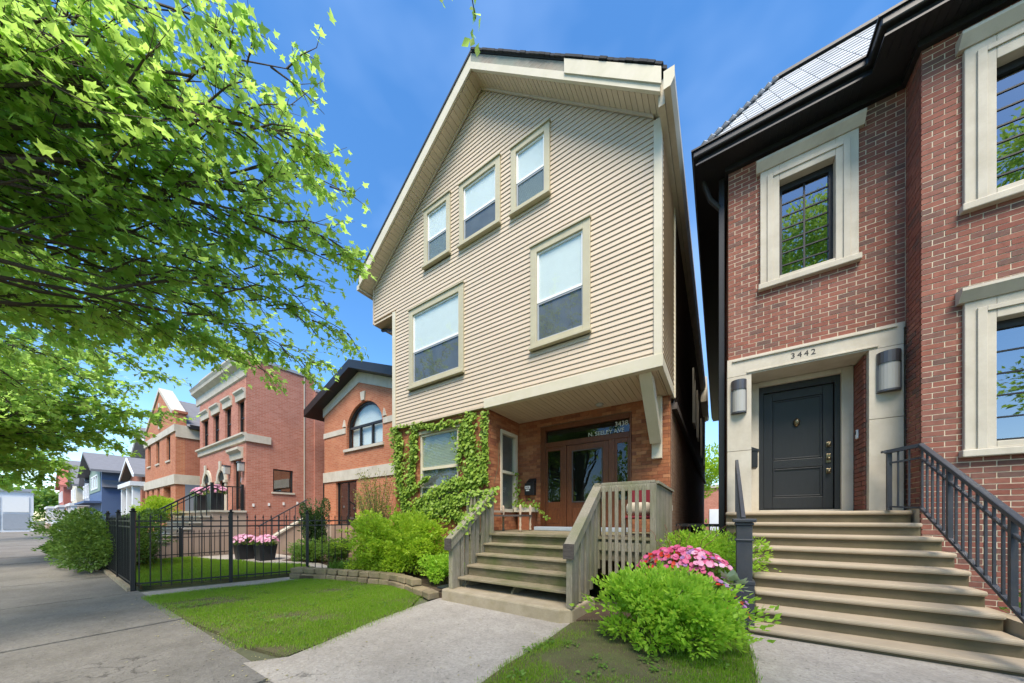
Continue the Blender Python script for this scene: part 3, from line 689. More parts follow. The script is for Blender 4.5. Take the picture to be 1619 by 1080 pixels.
# ragged shingle edges along the right rake
um = unit_box('shingle', 'shingle_black'); n = 36
for i in range(n):
    x = AP + 0.05 + (i + 0.5) * 3.98 / n; piece('shingle', um, roof, (x, YE - 0.04 + random.uniform(-0.008, 0.012), ZAP + 0.425 - SR * (x - AP)), (0.17, 0.06, 0.035), (0, math.atan(SR), 0))
def rake_board(name, xa, xb, dz0, dz1, y0, y1, mat, left, par, **k):
    f = lambda x: (SL * (AP - x)) if left else (SR * (x - AP))
    return part(name, MB().prism([(xa, ZAP + dz0 - f(xa)), (xb, ZAP + dz0 - f(xb)), (xb, ZAP + dz1 - f(xb)), (xa, ZAP + dz1 - f(xa))], 'y', y0, y1), mat, par, **k)
rake_board('fascia', -9.30, AP, 0.02, 0.375, YE, YE + 0.04, 'cream', True, house)
rake_board('fascia_mould', -9.28, AP, -0.01, 0.15, YE - 0.025, YE - 0.001, 'cream', True, house)
rake_board('fascia_mould', AP, -0.80, -0.01, 0.15, YE - 0.03, YE + 0.03, 'cream', False, house)
rake_board('fascia', -2.46, -0.78, 0.10, 0.372, YE - 0.055, YE - 0.031, 'cream', False, house)
rake_board('bare_fascia', AP, -2.40, 0.151, 0.36, YE - 0.012, YE + 0.06, 'raw_wood', False, house)
rake_board('bare_fascia', -2.40, -0.80, 0.151, 0.375, YE + 0.021, YE + 0.06, 'raw_wood', False, house)
rake_board('frieze', -9.13, AP, -0.05, 0.0, Y0 - 0.06, Y0 - 0.034, 'siding', True, house)
rake_board('frieze', AP, XR - 0.12, -0.05, 0.0, Y0 - 0.06, Y0 - 0.034, 'siding', False, house)
# soffit boards under the rakes
def soffit_boards(left):
    n = 44 if left else 40; x_end = -9.28 if left else -0.80
    for i in range(n):
        xa = AP + (x_end - AP) * i / n; xb = AP + (x_end - AP) * (i + 0.93) / n
        f = lambda x: (SL * (AP - x)) if left else (SR * (x - AP))
        p = [(xa, ZAP + 0.0 - f(xa)), (xb, ZAP + 0.0 - f(xb)), (xb, ZAP + 0.025 - f(xb)), (xa, ZAP + 0.025 - f(xa))]
        part('soffit_board', MB().prism(p, 'y', YE + 0.042, Y0 + 0.02), 'soffit', house)
    rake_board('soffit_backing', AP, x_end, 0.022, 0.04, YE + 0.044, Y0 + 0.02, 'sheathing', left, house)
soffit_boards(True); soffit_boards(False)
# eave returns and gutter on the right
part('eave_box', MB().box(XR + 0.005, XR + 0.10, YE + 0.05, YB, 8.20, 8.62), 'gutter_cream', house)
part('gutter', MB().prism([(-0.735, 8.24), (-0.64, 8.24), (-0.585, 8.34), (-0.585, 8.50), (-0.60, 8.51), (-0.61, 8.36), (-0.72, 8.3), (-0.735, 8.52)], 'y', YE - 0.10, YB), 'gutter_cream', house)
part('gutter_end', MB().prism([(-0.738, 8.235), (-0.638, 8.235), (-0.581, 8.34), (-0.581, 8.512), (-0.738, 8.522)], 'y', YE - 0.115, YE - 0.101), 'cream', house)
part('gutter', MB().box(-9.42, -9.30, YE, YB, 8.52, 8.66), 'gutter_cream', house)

# double-hung windows
def dh_window(par, x0, x1, z0, z1, y, mid, tw=0.13, trim='trim', upper='blind_white', lower='screen', depth=0.05, sill=True):
    w = part('window', frame_ring(MB(), x0, x1, z0 + 0.05, z1, y - depth, y + 0.03, tw, tw - 0.03, tw), trim, par, bevel=0.006)
    part('head_moulding', MB().box(x0 - 0.015, x1 + 0.015, y - depth - 0.03, y + 0.0, z1 + 0.001, z1 + 0.03), trim, w)
    if sill: part('sill', MB().prism([(y - depth - 0.06, z0), (y, z0), (y, z0 + 0.075), (y - depth - 0.06, z0 + 0.049)], 'x', x0 - 0.02, x1 + 0.02), trim, w, bevel=0.004)
    a, b, c, d = x0 + tw, x1 - tw, z0 + tw + 0.02, z1 - tw; zm = c + (d - c) * mid
    part('sash_frame', frame_ring(MB(), a, b, zm - 0.02, d, y - 0.012, y + 0.024, 0.04, 0.05, 0.04), 'white_vinyl', w, bevel=0.003)
    part('sash_frame', frame_ring(MB(), a, b, c, zm - 0.022, y - 0.004, y + 0.024, 0.035, 0.04, 0.035), 'grey_paint', w, bevel=0.003)
    part('pane', MB().box(a + 0.04, b - 0.04, y + 0.003, y + 0.007, zm + 0.03, d - 0.04), 'glass', w)
    part('pane', MB().box(a + 0.035, b - 0.035, y + 0.009, y + 0.012, c + 0.04, zm - 0.057), 'glass', w)
    bl = MB(); zz = zm + 0.03
    if upper: part('blind', MB().box(a + 0.03, b - 0.03, y + 0.0185, y + 0.0215, zm - 0.01, d - 0.03), upper, w)
    part('screen', MB().box(a + 0.03, b - 0.03, y + 0.0185, y + 0.0215, c, zm - 0.021), lower, w)
    return w
dh_window(house, *WINS[0][:2], *WINS[0][2:], Y0 - 0.01, 0.46, 0.16)
dh_window(house, *WINS[1][:2], *WINS[1][2:], Y0 - 0.01, 0.44, 0.15)
dh_window(house, *WINS[2][:2], *WINS[2][2:], Y0 - 0.01, 0.46)
dh_window(house, *WINS[3][:2], *WINS[3][2:], Y0 - 0.01, 0.42)
dh_window(house, *WINS[4][:2], *WINS[4][2:], Y0 - 0.01, 0.46)
for a, (x0, x1, z0, z1) in zip((0.46, 0.46), (WINS[2], WINS[4])): 
    mb = MB(); zz = z0 + 0.2
    while zz < z0 + 0.70: mb.box(x0 + 0.18, x1 - 0.18, Y0 + 0.004, Y0 + 0.007, zz, zz + 0.012); zz += 0.028
    part('blind_slats', mb, 'blind_grey', house, kind='stuff')
# brick bay window
bw = part('window', frame_ring(MB(), BAYW[0], BAYW[1], BAYW[2], BAYW[3], Y0 + 0.07, Y0 + 0.16, 0.06), 'cream', house)
part('sash_frame', MB().box(BAYW[0] + 0.06, BAYW[1] - 0.06, Y0 + 0.085, Y0 + 0.15, 2.80, 2.88), 'cream', bw)
part('sash_frame', MB().box(BAYW[0] + 0.06, BAYW[1] - 0.06, Y0 + 0.09, Y0 + 0.15, 2.30, 2.35), 'cream', bw)
part('pane', MB().box(BAYW[0] + 0.06, BAYW[1] - 0.06, Y0 + 0.10, Y0 + 0.106, BAYW[2] + 0.06, BAYW[3] - 0.06), 'glass', bw)
part('blind', MB().box(BAYW[0] + 0.06, BAYW[1] - 0.06, Y0 + 0.135, Y0 + 0.14, 2.87, BAYW[3] - 0.06), 'blind_grey', bw)
mb = MB(); zz = 2.9
while zz < 3.72: mb.box(BAYW[0] + 0.07, BAYW[1] - 0.07, Y0 + 0.128, Y0 + 0.133, zz, zz + 0.028); zz += 0.042
part('blind_slats', mb, 'blind_grey', bw, kind='stuff')
part('screen', MB().box(BAYW[0] + 0.06, BAYW[1] - 0.06, Y0 + 0.141, Y0 + 0.147, BAYW[2] + 0.06, 2.86), 'screen', bw)
part('lintel', MB().box(BAYW[0] - 0.1, BAYW[1] + 0.1, Y0 + 0.035, Y0 + 0.12, BAYW[3] + 0.002, BAYW[3] + 0.09), 'trim', house)
# side window of the bay, facing the porch
sw_ = MB()
for (a, b, c, d) in ((SIDEW[0], SIDEW[0] + 0.06, SIDEW[2], SIDEW[3]), (SIDEW[1] - 0.1, SIDEW[1], SIDEW[2], SIDEW[3]), (SIDEW[0] + 0.06, SIDEW[1] - 0.1, SIDEW[3] - 0.09, SIDEW[3]), (SIDEW[0] + 0.06, SIDEW[1] - 0.1, SIDEW[2], SIDEW[2] + 0.08), (SIDEW[0] + 0.06, SIDEW[1] - 0.1, 2.62, 2.69)):
    sw_.box(-4.75, -4.62, a, b, c, d)
sww = part('window', sw_, 'cream', house)
part('pane', MB().box(-4.70, -4.694, SIDEW[0] + 0.06, SIDEW[1] - 0.1, SIDEW[2] + 0.08, SIDEW[3] - 0.09), 'glass', sww)
part('screen', MB().box(-4.74, -4.73, SIDEW[0] + 0.06, SIDEW[1] - 0.1, SIDEW[2] + 0.08, SIDEW[3] - 0.09), 'screen', sww)

# entrance: mahogany door, two sidelights, transom with the street address
ent = part('door_frame', MB(), 'mahogany', house)
mb = MB(); yf = YD - 0.03; yb = YD + 0.12
mb.box(-3.96, -3.82, yf, yb, 1.15, 3.855); mb.box(-1.70, -1.662, yf, yb, 1.15, 3.855); mb.box(-3.82, -1.70, yf, yb, 3.74, 3.855)
mb.box(-3.82, -1.70, yf + 0.01, yb, 3.30, 3.43)
mb.box(-3.36, -3.24, yf + 0.012, yb, 1.22, 3.30); mb.box(-2.17, -2.03, yf + 0.012, yb, 1.22, 3.30)
ent.data = mb.mesh('door_frame', woff(house)); ent.data.materials.append(MATS['mahogany'])
b_ = ent.modifiers.new('bevel', 'BEVEL'); b_.width = 0.008; b_.segments = 2
part('transom_pane', MB().box(-3.82, -1.70, YD + 0.05, YD + 0.056, 3.43, 3.74), 'glass_old', ent)
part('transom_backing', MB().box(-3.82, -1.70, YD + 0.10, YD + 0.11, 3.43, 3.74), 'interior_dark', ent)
def sidelight(x0, x1):
    s = part('sidelight', frame_ring(MB(), x0, x1, 1.22, 3.30, YD + 0.0, YD + 0.05, 0.05, 0.66, 0.1), 'mahogany', ent, bevel=0.006)
    part('panel', MB().box(x0 + 0.06, x1 - 0.06, YD - 0.012, YD - 0.001, 1.33, 1.72), 'mahogany', s, bevel=0.01)
    part('pane', MB().box(x0 + 0.05, x1 - 0.05, YD + 0.02, YD + 0.026, 1.88, 3.2), 'glass_old', s)
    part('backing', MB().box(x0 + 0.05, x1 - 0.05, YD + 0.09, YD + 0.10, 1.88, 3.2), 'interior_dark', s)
sidelight(-3.82, -3.36); sidelight(-2.03, -1.70)
dr = part('door', frame_ring(MB(), -3.235, -2.175, 1.235, 3.29, YD + 0.005, YD + 0.055, 0.14, 0.62, 0.14), 'mahogany', ent, bevel=0.006)
part('panel', MB().box(-3.06, -2.35, YD - 0.008, YD + 0.004, 1.36, 1.72), 'mahogany', dr, bevel=0.012)
part('glazing_bead', frame_ring(MB(), -3.095, -2.315, 1.855, 3.15, YD - 0.008, YD + 0.03, 0.028), 'bench_dark', dr)
part('pane', MB().box(-3.067, -2.343, YD + 0.02, YD + 0.026, 1.883, 3.122), 'glass_old', dr)
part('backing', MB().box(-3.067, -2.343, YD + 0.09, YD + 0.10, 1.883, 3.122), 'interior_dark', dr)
part('door_knob', MB().lathe([(0.012, -0.02), (0.03, -0.015), (0.035, 0.0), (0.03, 0.02), (0.01, 0.03)], (-2.245, YD - 0.03, 2.18), 12), 'brass_dark', dr, smooth=True)
part('porch_light', MB().lathe([(0.05, -0.03), (0.09, 0.0), (0.09, 0.025)], (-2.3, YD - 0.3, ZB - 0.05), 16), 'frosted', house)
lettering('3438', 0.155, 'lettering_white', ent, (-2.05, YD + 0.049, 3.60), 1.0, 0.002)
lettering('N. SEELEY AVE', 0.135, 'lettering_white', ent, (-2.69, YD + 0.049, 3.455), 1.0, 0.002)
part('threshold', MB().box(-3.96, -1.66, 7.10, YD - 0.035, 1.153, 1.245), 'threshold_blue', house, bevel=0.01)
# ================================================================== PORCH, STEPS, THINGS ON THE PORCH
slab = part('concrete_step', MB().prism([(-4.15, 4.06), (-1.86, 4.03), (-1.70, 4.14), (-1.66, 5.0), (-4.15, 5.0)], 'z', -0.1, 0.2), 'concrete_old', bevel=0.03)
tag(slab, 'low worn concrete step at the foot of the wooden porch stairs', 'step')
SX0, SX1 = -3.96, -1.80
stair = thing('porch_stairs', 'weathered grey wooden porch stairs with mossy treads and slatted railings', 'stairs', (-2.9, 5.0, 0.2))
NY = [4.30, 4.55, 4.80, 5.05, 5.30]; NZ = [0.39, 0.58, 0.77, 0.96, 1.15]
for i in range(4):
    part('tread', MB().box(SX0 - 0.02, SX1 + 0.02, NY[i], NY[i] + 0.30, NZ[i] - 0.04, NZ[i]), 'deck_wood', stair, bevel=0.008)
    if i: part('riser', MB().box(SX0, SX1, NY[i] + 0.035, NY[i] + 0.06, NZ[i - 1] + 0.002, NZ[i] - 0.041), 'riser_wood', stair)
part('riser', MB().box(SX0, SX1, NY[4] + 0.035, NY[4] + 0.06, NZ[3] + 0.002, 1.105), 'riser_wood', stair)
for x in (SX0 + 0.06, (SX0 + SX1) / 2, SX1 - 0.06):
    part('stringer', MB().prism([(4.42, 0.2), (4.42, 0.23), (5.3, 0.88), (5.6, 0.9), (5.6, 0.75), (4.85, 0.2)], 'x', x - 0.02, x + 0.02), 'deck_wood', stair)
for k in range(15):
    y = 5.28 + k * 0.15
    part('floor_board', MB().box(-4.62, XR - 0.06, y, y + 0.143, 1.11, 1.15), 'deck_wood', stair)
part('floor_skirt', MB().box(SX1 + 0.02, -0.90, 5.345, 5.37, 0.75, 1.108), 'deck_wood', stair)
part('floor_skirt', MB().box(-4.62, SX0 - 0.02, 5.345, 5.37, 0.2, 1.108), 'deck_wood', stair)
# posts and rails
def rail_z(y, y0=4.22, z0=1.18, s=0.745): return z0 + s * (y - y0)
for xr, nm in ((-4.02, 'L'), (-1.74, 'R')):
    yt = 5.36; z_top = rail_z(yt) + 0.02
    if nm == 'L': part('post', MB().prism([(4.16, 0.2), (4.36, 0.2), (4.36, rail_z(4.36) - 0.05), (4.16, rail_z(4.16) - 0.05)], 'x', xr - 0.045, xr + 0.045), 'rail_wood', stair, bevel=0.006)
    else: part('post', MB().prism([(4.12, 0.2), (4.22, 0.2), (4.22, rail_z(4.22) - 0.05), (4.12, rail_z(4.12) - 0.05)], 'x', xr - 0.045, xr + 0.045), 'rail_wood', stair, bevel=0.006)
    part('post', MB().box(xr - 0.045, xr + 0.045, yt - 0.05, yt + 0.05, 0.6, z_top), 'rail_wood', stair, bevel=0.006)
    part('handrail', MB().prism([(4.10, rail_z(4.10) - 0.05), (yt, rail_z(yt) - 0.05), (yt, rail_z(yt)), (4.10, rail_z(4.10))], 'x', xr - 0.075, xr + 0.075), 'rail_wood', stair, bevel=0.006)
    part('rail_board', MB().prism([(4.104, rail_z(4.10) - 0.19), (yt, rail_z(yt) - 0.17), (yt, rail_z(yt) - 0.051), (4.104, rail_z(4.10) - 0.051)], 'x', xr + 0.048, xr + 0.07), 'rail_wood', stair)
    y = 4.40 if nm == 'L' else 4.235; k = 0
    while y < yt - 0.1:
        w_ = 0.085; gap = 0.03 if nm == 'R' else 0.07
        zb0 = max(0.22, 0.2 + (y - 4.75) * 0.7)
        xo = xr + (0.0 if k % 2 else 0.018)
        part('baluster', MB().prism([(y, zb0), (y + w_, zb0), (y + w_, rail_z(y + w_) - 0.13), (y + w_ / 2, rail_z(y + w_ / 2) - 0.055), (y, rail_z(y) - 0.16)], 'x', xo - 0.02, xo + 0.018), 'rail_wood', stair)
        y += w_ + gap; k += 1
    part('cap_end', MB().box(xr - 0.078, xr + 0.078, 4.085, 4.10, rail_z(4.10) - 0.2, rail_z(4.1) + 0.01), 'bench_dark', stair)
ZT = rail_z(5.36) + 0.02
# front guard right of the stairs, with scalloped top board, then the guard along the side
part('top_rail', MB().box(-1.665, -0.83, 5.31, 5.43, ZT - 0.045, ZT), 'rail_wood', stair, bevel=0.006)
part('top_board', MB().box(-1.695, -0.90, 5.30, 5.325, ZT - 0.15, ZT - 0.046), 'rail_wood', stair)
x = -1.64; 
while x < -0.93:
    part('baluster', MB().prism([(x, 0.52), (x + 0.055, 0.52), (x + 0.055, ZT - 0.09), (x + 0.045, ZT - 0.07), (x + 0.0275, ZT - 0.062), (x + 0.01, ZT - 0.07), (x, ZT - 0.09)], 'y', 5.265, 5.298), 'rail_wood', stair, bevel=0.004)
    x += 0.105
part('bottom_rail', MB().box(-1.695, -0.90, 5.30, 5.33, 0.92, 1.06), 'rail_wood', stair)
part('post', MB().box(-0.90, -0.815, 5.30, 5.385, 0.06, ZT - 0.05), 'rail_wood', stair, bevel=0.006)
part('top_rail', MB().box(-0.90, -0.79, 5.43, YD - 0.05, ZT - 0.045, ZT - 0.002), 'rail_wood', stair)
y = 5.40
while y < YD - 0.1:
    part('baluster', MB().box(-0.86, -0.825, y, y + 0.125, 0.5, ZT - 0.05), 'rail_wood', stair); y += 0.145
# front guard left of the stairs
part('top_rail', MB().box(-4.66, -4.07, 5.31, 5.43, ZT - 0.045, ZT), 'rail_wood', stair)
for k in range(6): part('baluster', MB().box(-4.64 + k * 0.1, -4.58 + k * 0.1, 5.30, 5.335, 1.0, ZT - 0.046), 'rail_wood', stair)
lid = part('drain_lid', MB().box(-4.36, -4.12, 4.16, 4.5, 0.16, 0.2), 'lid_black', bevel=0.01)
tag(lid, 'flat dark plastic lid lying beside the left stair post', 'lid')

bench = thing('porch_bench', 'small wooden bench with pale turned legs by the porch window', 'bench', (-4.2, 6.2, 1.15))
prof = [(0.03, 0), (0.03, 0.06), (0.018, 0.10), (0.034, 0.16), (0.02, 0.22), (0.03, 0.32), (0.022, 0.4), (0.032, 0.46), (0.02, 0.5), (0.036, 0.56), (0.012, 0.62)]
for x, y in ((-4.42, 5.95), (-3.78, 6.15), (-4.42, 6.4), (-3.78, 6.6)):
    part('leg', MB().lathe(prof, (x, y, 1.152), 10), 'bench_wood', bench, smooth=True)
part('seat', MB().add([(-4.46, 5.93, 1.50), (-3.74, 6.12, 1.50), (-3.74, 6.62, 1.50), (-4.46, 6.42, 1.50), (-4.46, 5.93, 1.54), (-3.74, 6.12, 1.54), (-3.74, 6.62, 1.54), (-4.46, 6.42, 1.54)],
                      [(0, 3, 2, 1), (4, 5, 6, 7), (0, 1, 5, 4), (1, 2, 6, 5), (2, 3, 7, 6), (3, 0, 4, 7)]), 'bench_dark', bench)
part('arm_rail', MB().bar((-4.42, 5.95, 1.62), (-4.42, 6.4, 1.62), 0.04, 0.05), 'bench_wood', bench)
box_ = thing('window_planter', 'cream box planter with trailing vine under the black mailbox', 'planter', (-4.25, 7.2, 1.15))
part('box', MB().box(-4.58, -4.03, 7.12, YD - 0.01, 1.62, 1.74), 'cream', box_, bevel=0.01)
part('stand', MB().box(-4.5, -4.1, 7.2, YD - 0.02, 1.153, 1.618), 'brick_orange', box_)
n = 170; p = np.stack([RNG.uniform(-4.6, -3.9, n), RNG.uniform(7.05, 7.4, n), 1.76 + np.abs(RNG.normal(0, 0.07, n))], 1)
p[:60, 0] = RNG.uniform(-4.62, -4.5, 60); p[:60, 2] = RNG.uniform(1.8, 2.7, 60); p[60:85, 0] = RNG.uniform(-3.95, -3.6, 25); p[60:85, 2] = 1.74 - (p[60:85, 0] + 3.95) * 0.9 + RNG.normal(0, 0.03, 25)
part('vine', cloud_mesh('vine', IVY_V, IVY_F, frames(p, unitv(n) + np.array((0, 0, -0.4)), np.array((0, -1, 0.3)) + 0.5 * unitv(n), RNG.uniform(0.04, 0.08, n)), woff(box_)), 'ivy_leaf', box_, kind='stuff')

mbx = thing('wall_mailbox', 'black wall mailbox with white number label beside the mahogany door', 'mailbox', (-4.27, YD - 0.06, 2.05))
part('body', MB().box(-4.40, -4.11, YD - 0.13, YD - 0.004, 2.08, 2.40), 'black_paint', mbx, bevel=0.01)
part('lid', MB().prism([(YD - 0.15, 2.36), (YD - 0.15, 2.42), (YD - 0.004, 2.53), (YD - 0.004, 2.402), (YD - 0.131, 2.402), (YD - 0.131, 2.36)], 'x', -4.33, -4.105), 'black_paint', mbx, bevel=0.006)
part('label_plate', MB().box(-4.385, -4.22, YD - 0.134, YD - 0.1305, 2.245, 2.325), 'white_plain', mbx)
part('label_plate', MB().box(-4.35, -4.25, YD - 0.134, YD - 0.1305, 2.19, 2.225), 'white_plain', mbx)
lettering('3438', 0.072, 'lettering_dark', mbx, (-4.378, YD - 0.136, 2.258), 0.9, 0.001)

ch = thing('porch_chair', 'crimson high-backed porch chair behind the slatted porch rail', 'chair', (-1.2, 6.1, 1.15))
part('backrest', MB().box(-1.42, -0.98, 6.34, 6.42, 1.5, 2.02), 'fabric_red', ch, bevel=0.03)
part('seat', MB().box(-1.44, -0.96, 5.86, 6.38, 1.44, 1.5), 'fabric_red', ch, bevel=0.02)
for x in (-1.42, -0.98):
    for y in (5.9, 6.36): part('leg', MB().box(x - 0.02, x + 0.02, y - 0.02, y + 0.02, 1.152, 1.44), 'bench_dark', ch)
cu = part('cushion', MB().box(-1.42, -0.98, 5.9, 6.2, 1.502, 1.74), 'fabric_cream', bevel=0.08, smooth=True)
tag(cu, 'cream cushion resting on the crimson porch chair', 'cushion')

# ================================================================== RIGHT HOUSE
YR = 7.40; YBAY = 6.94; XB = 2.40; XA = 0.15; LZ = 1.572
rh = thing('brick_townhouse', 'red brick townhouse with limestone door surround, slate mansard and black eaves', 'house', (1.3, YR, 0))
RW = [(0.66, 1.86, 5.66, 7.80)]; RD = [(XA, XB - 0.02, 0, 4.47)]
BW = [(2.86, 4.66, 5.62, 7.72), (2.86, 4.66, 2.34, 4.36)]
part('wall', holes_wall(MB(), XA, XB + 0.02, 4.40, 8.2, YR + 0.005, YR + 0.4, RW), 'mortar_light', rh)
part('wall', holes_wall(MB(), XB + 0.012, 6.2, 0, 8.2, YBAY + 0.005, YBAY + 0.4, BW), 'mortar_light', rh)
part('bay_cheek', MB().box(XB + 0.005, XB + 0.3, YBAY + 0.41, YR + 0.35, 0, 8.2), 'mortar_light', rh)
part('side_wall', MB().box(XA, XA + 0.3, YR + 0.41, 26, 0, 8.2), 'brick_far', rh)
part('rear_wall', MB().box(XA + 0.3, 6.2, 25.7, 26, 0, 8.2), 'brick_far', rh)
part('side_wall', MB().box(5.9, 6.2, YBAY + 0.41, 25.7, 0, 8.2), 'brick_far', rh)
part('recess_wall', MB().box(XA + 0.3, XB + 0.01, 8.22, 8.5, 0, 4.6), 'interior_dark', rh)
BR = []
brick_field(BR, XA, XB - 0.004, 4.49, 8.16, [(RW[0][0] - 0.02, RW[0][1] + 0.02, RW[0][2] - 0.02, RW[0][3])], YR, 'x', 0.216, 0.0765, 0.012)
brick_field(BR, XB, 4.4, 0.0, 8.16, [(2.76, 4.76, 5.56, 7.82), (2.76, 4.76, 2.30, 4.44)], YBAY, 'x', 0.216, 0.0765, 0.012)
brick_field(BR, YBAY + 0.055, YR - 0.004, 1.6, 8.16, [], XB, 'y', 0.216, 0.0765, 0.012)
build_pieces('brick', BR, 'brick_red', rh, 300, 'brick_remainder')
# limestone window surrounds with crown, sill and muntins
def stone_window(x0, x1, z0, z1, y, gx0, gx1, gz0, gz1, cols, rows):
    w = part('window_surround', frame_ring(MB(), x0, gx1 + (gx0 - x0), z0 + 0.1, z1 - 0.16, y - 0.05, y + 0.16, gx0 - x0, gz0 - z0 - 0.1, z1 - 0.16 - gz1), 'limestone', rh, bevel=0.008)
    xe = gx1 + (gx0 - x0)
    part('surround_moulding', frame_ring(MB(), x0 + 0.10, xe - 0.10, z0 + 0.101, z1 - 0.27, y - 0.07, y - 0.051, 0.08, 0.01, 0.06), 'limestone', w, bevel=0.006)
    part('crown', MB().prism([(y - 0.07, z1 - 0.159), (y - 0.16, z1 - 0.04), (y - 0.16, z1), (y + 0.0, z1 + 0.02), (y, z1 - 0.159)], 'x', x0 - 0.06, xe + 0.06), 'limestone', w)
    part('sill', MB().box(x0 - 0.03, xe + 0.03, y - 0.09, y + 0.1, z0, z0 + 0.099), 'limestone', w, bevel=0.012)
    fr = part('window_frame', frame_ring(MB(), gx0, gx1, gz0, gz1, y + 0.10, y + 0.2, 0.055, 0.045, 0.10), 'black_paint', w)
    a, b, c, d = gx0 + 0.055, gx1 - 0.055, gz0 + 0.045, gz1 - 0.10
    for i in range(1, cols): xx = a + (b - a) * i / cols; part('muntin', MB().box(xx - 0.012, xx + 0.012, y + 0.125, y + 0.139, c, d), 'black_paint', fr)
    for j in range(1, rows): zz = c + (d - c) * j / rows; part('muntin', MB().box(a, b, y + 0.127, y + 0.138, zz - 0.010, zz + 0.010), 'black_paint', fr)
    part('pane', MB().box(a, b, y + 0.14, y + 0.145, c, d), 'glass_coated', fr)
    part('blind', MB().box(a, b, y + 0.30, y + 0.31, c, d), 'interior_dark', fr)  # near-black backing sheet, dark room interior put into its colour; no blind
stone_window(0.63, 1.90, 5.62, 7.92, YR, 0.90, 1.62, 5.78, 7.48, 2, 7)
stone_window(2.76, 4.80, 5.56, 7.90, YBAY, 3.02, 4.50, 5.74, 7.42, 4, 7)
stone_window(2.76, 4.80, 2.27, 4.50, YBAY, 3.02, 4.50, 2.46, 4.06, 4, 5)
# door surround
OP = (0.50, 2.00)
sd = part('door_surround', MB(), 'limestone', rh)
for (a, b, c, d) in ((XA - 0.02, OP[0], LZ, 2.72), (XA - 0.02, OP[0], 2.725, 4.13), (OP[1], XB - 0.03, LZ, 3.02), (OP[1], XB - 0.03, 3.025, 4.13)):
    part('jamb_stone', MB().box(a, b, YR - 0.05, 8.2, c, d - 0.002), 'limestone', sd, bevel=0.005)
part('lintel_stone', MB().box(XA - 0.02, XB - 0.03, YR - 0.05, 8.2, 4.132, 4.47), 'limestone', sd, bevel=0.005)
part('lintel_moulding', MB().box(XA + 0.06, XB - 0.10, YR - 0.075, YR - 0.051, 4.405, 4.44), 'limestone', sd, bevel=0.006)
part('lintel_moulding', MB().box(XA + 0.28, OP[1] + 0.1, YR - 0.07, YR - 0.051, 4.155, 4.185), 'limestone', sd, bevel=0.006)
bb = []; brick_field(bb, YR + 0.05, 7.98, LZ + 0.03, 4.10, [], OP[1] - 0.03, 'y', 0.222, 0.0785, 0.011, dep=0.028)
mb = MB()
for x, y, z, sx, sy, sz in bb: mb.box(x - sx / 2, x + sx / 2, y - sy / 2, y + sy / 2, z - sz / 2, z + sz / 2)
part('reveal_brick', mb, 'brick_red', sd, kind='stuff')
part('inner_frame', frame_ring(MB(), OP[0] + 0.005, OP[1] - 0.035, LZ + 0.01, 4.125, 7.90, 8.12, 0.15, 0.03, 0.09), 'limestone', sd, bevel=0.006)
df = part('door_frame', frame_ring(MB(), 0.66, 1.81, LZ + 0.045, 4.03, 7.96, 8.10, 0.07, 0.02, 0.12), 'door_black', rh)
d0, d1, dz0, dz1 = 0.735, 1.735, LZ + 0.07, 3.905
dl = part('door', MB().box(d0, d1, 8.03, 8.07, dz0, dz1), 'door_black', df)
part('door_rail', frame_ring(MB(), d0, d1, dz0, dz1, 8.008, 8.029, 0.14, 0.22, 0.16), 'door_black', dl, bevel=0.006)
part('door_rail', MB().box(d0 + 0.141, d1 - 0.141, 8.008, 8.029, 2.42, 2.58), 'door_black', dl, bevel=0.006)
part('panel_bead', frame_ring(MB(), d0 + 0.15, d1 - 0.15, 2.59, dz1 - 0.17, 8.014, 8.0295, 0.025), 'door_black', dl, bevel=0.004)
part('panel_bead', frame_ring(MB(), d0 + 0.15, d1 - 0.15, dz0 + 0.23, 2.41, 8.014, 8.0295, 0.025), 'door_black', dl, bevel=0.004)
kn = part('knocker', MB().lathe([(0.02, -0.07), (0.045, -0.03), (0.055, 0.03), (0.035, 0.07), (0.01, 0.09)], (1.235, 8.02, 3.27), 10), 'brass_dark', dl, smooth=True)
for z in (2.80, 2.55, 2.32):
    part('lock_plate', MB().box(1.635, 1.70, 7.99, 8.007, z - (0.08 if z == 2.55 else 0.045), z + (0.08 if z == 2.55 else 0.045)), 'brass_dark', dl, bevel=0.006)
    part('knob', MB().tube([(1.667, 7.99, z - 0.01), (1.667, 7.955, z - 0.01), (1.667, 7.94, z - 0.01)], [0.018, 0.03, 0.02], 10), 'brass_dark', dl, smooth=True)
lettering('3442', 0.13, 'lettering_dark', rh, (1.05, YR - 0.052, 4.255), 1.35, 0.003)
def wall_lamp(x0, x1, label):
    t = thing('wall_lamp', label, 'lamp', ((x0 + x1) / 2, YR - 0.06, 3.4), 'lamps flanking the black door')
    c = (x0 + x1) / 2; r = (x1 - x0) / 2; y = YR - 0.052
    def half(rr, k=10): return [(c - rr * cos(pi * i / k), y - rr * 0.9 * sin(pi * i / k)) for i in range(k + 1)]
    part('back_plate', MB().box(x0 + 0.01, x1 - 0.01, y - 0.012, y, 3.42, 4.0), 'lamp_metal', t)
    part('hood', MB().prism(half(r), 'z', 3.86, 4.04), 'lamp_metal', t)
    part('shade', MB().prism(half(r - 0.012), 'z', 3.45, 3.859), 'frosted', t)
    part('base_ring', MB().prism(half(r), 'z', 3.42, 3.449), 'lamp_metal', t)
    for q in (-1, 1): part('side_rail', MB().box(c + q * (r - 0.012) - 0.01, c + q * (r - 0.012) + 0.01, y - 0.03, y - 0.013, 3.449, 3.86), 'lamp_metal', t)
wall_lamp(0.19, 0.43, 'half-round grey wall lamp left of the black front door')
wall_lamp(2.08, 2.34, 'half-round grey wall lamp right of the black front door')
mb2 = thing('jamb_mailbox', 'small black mailbox fixed to the limestone left of the black door', 'mailbox', (0.55, 7.5, 2.4))
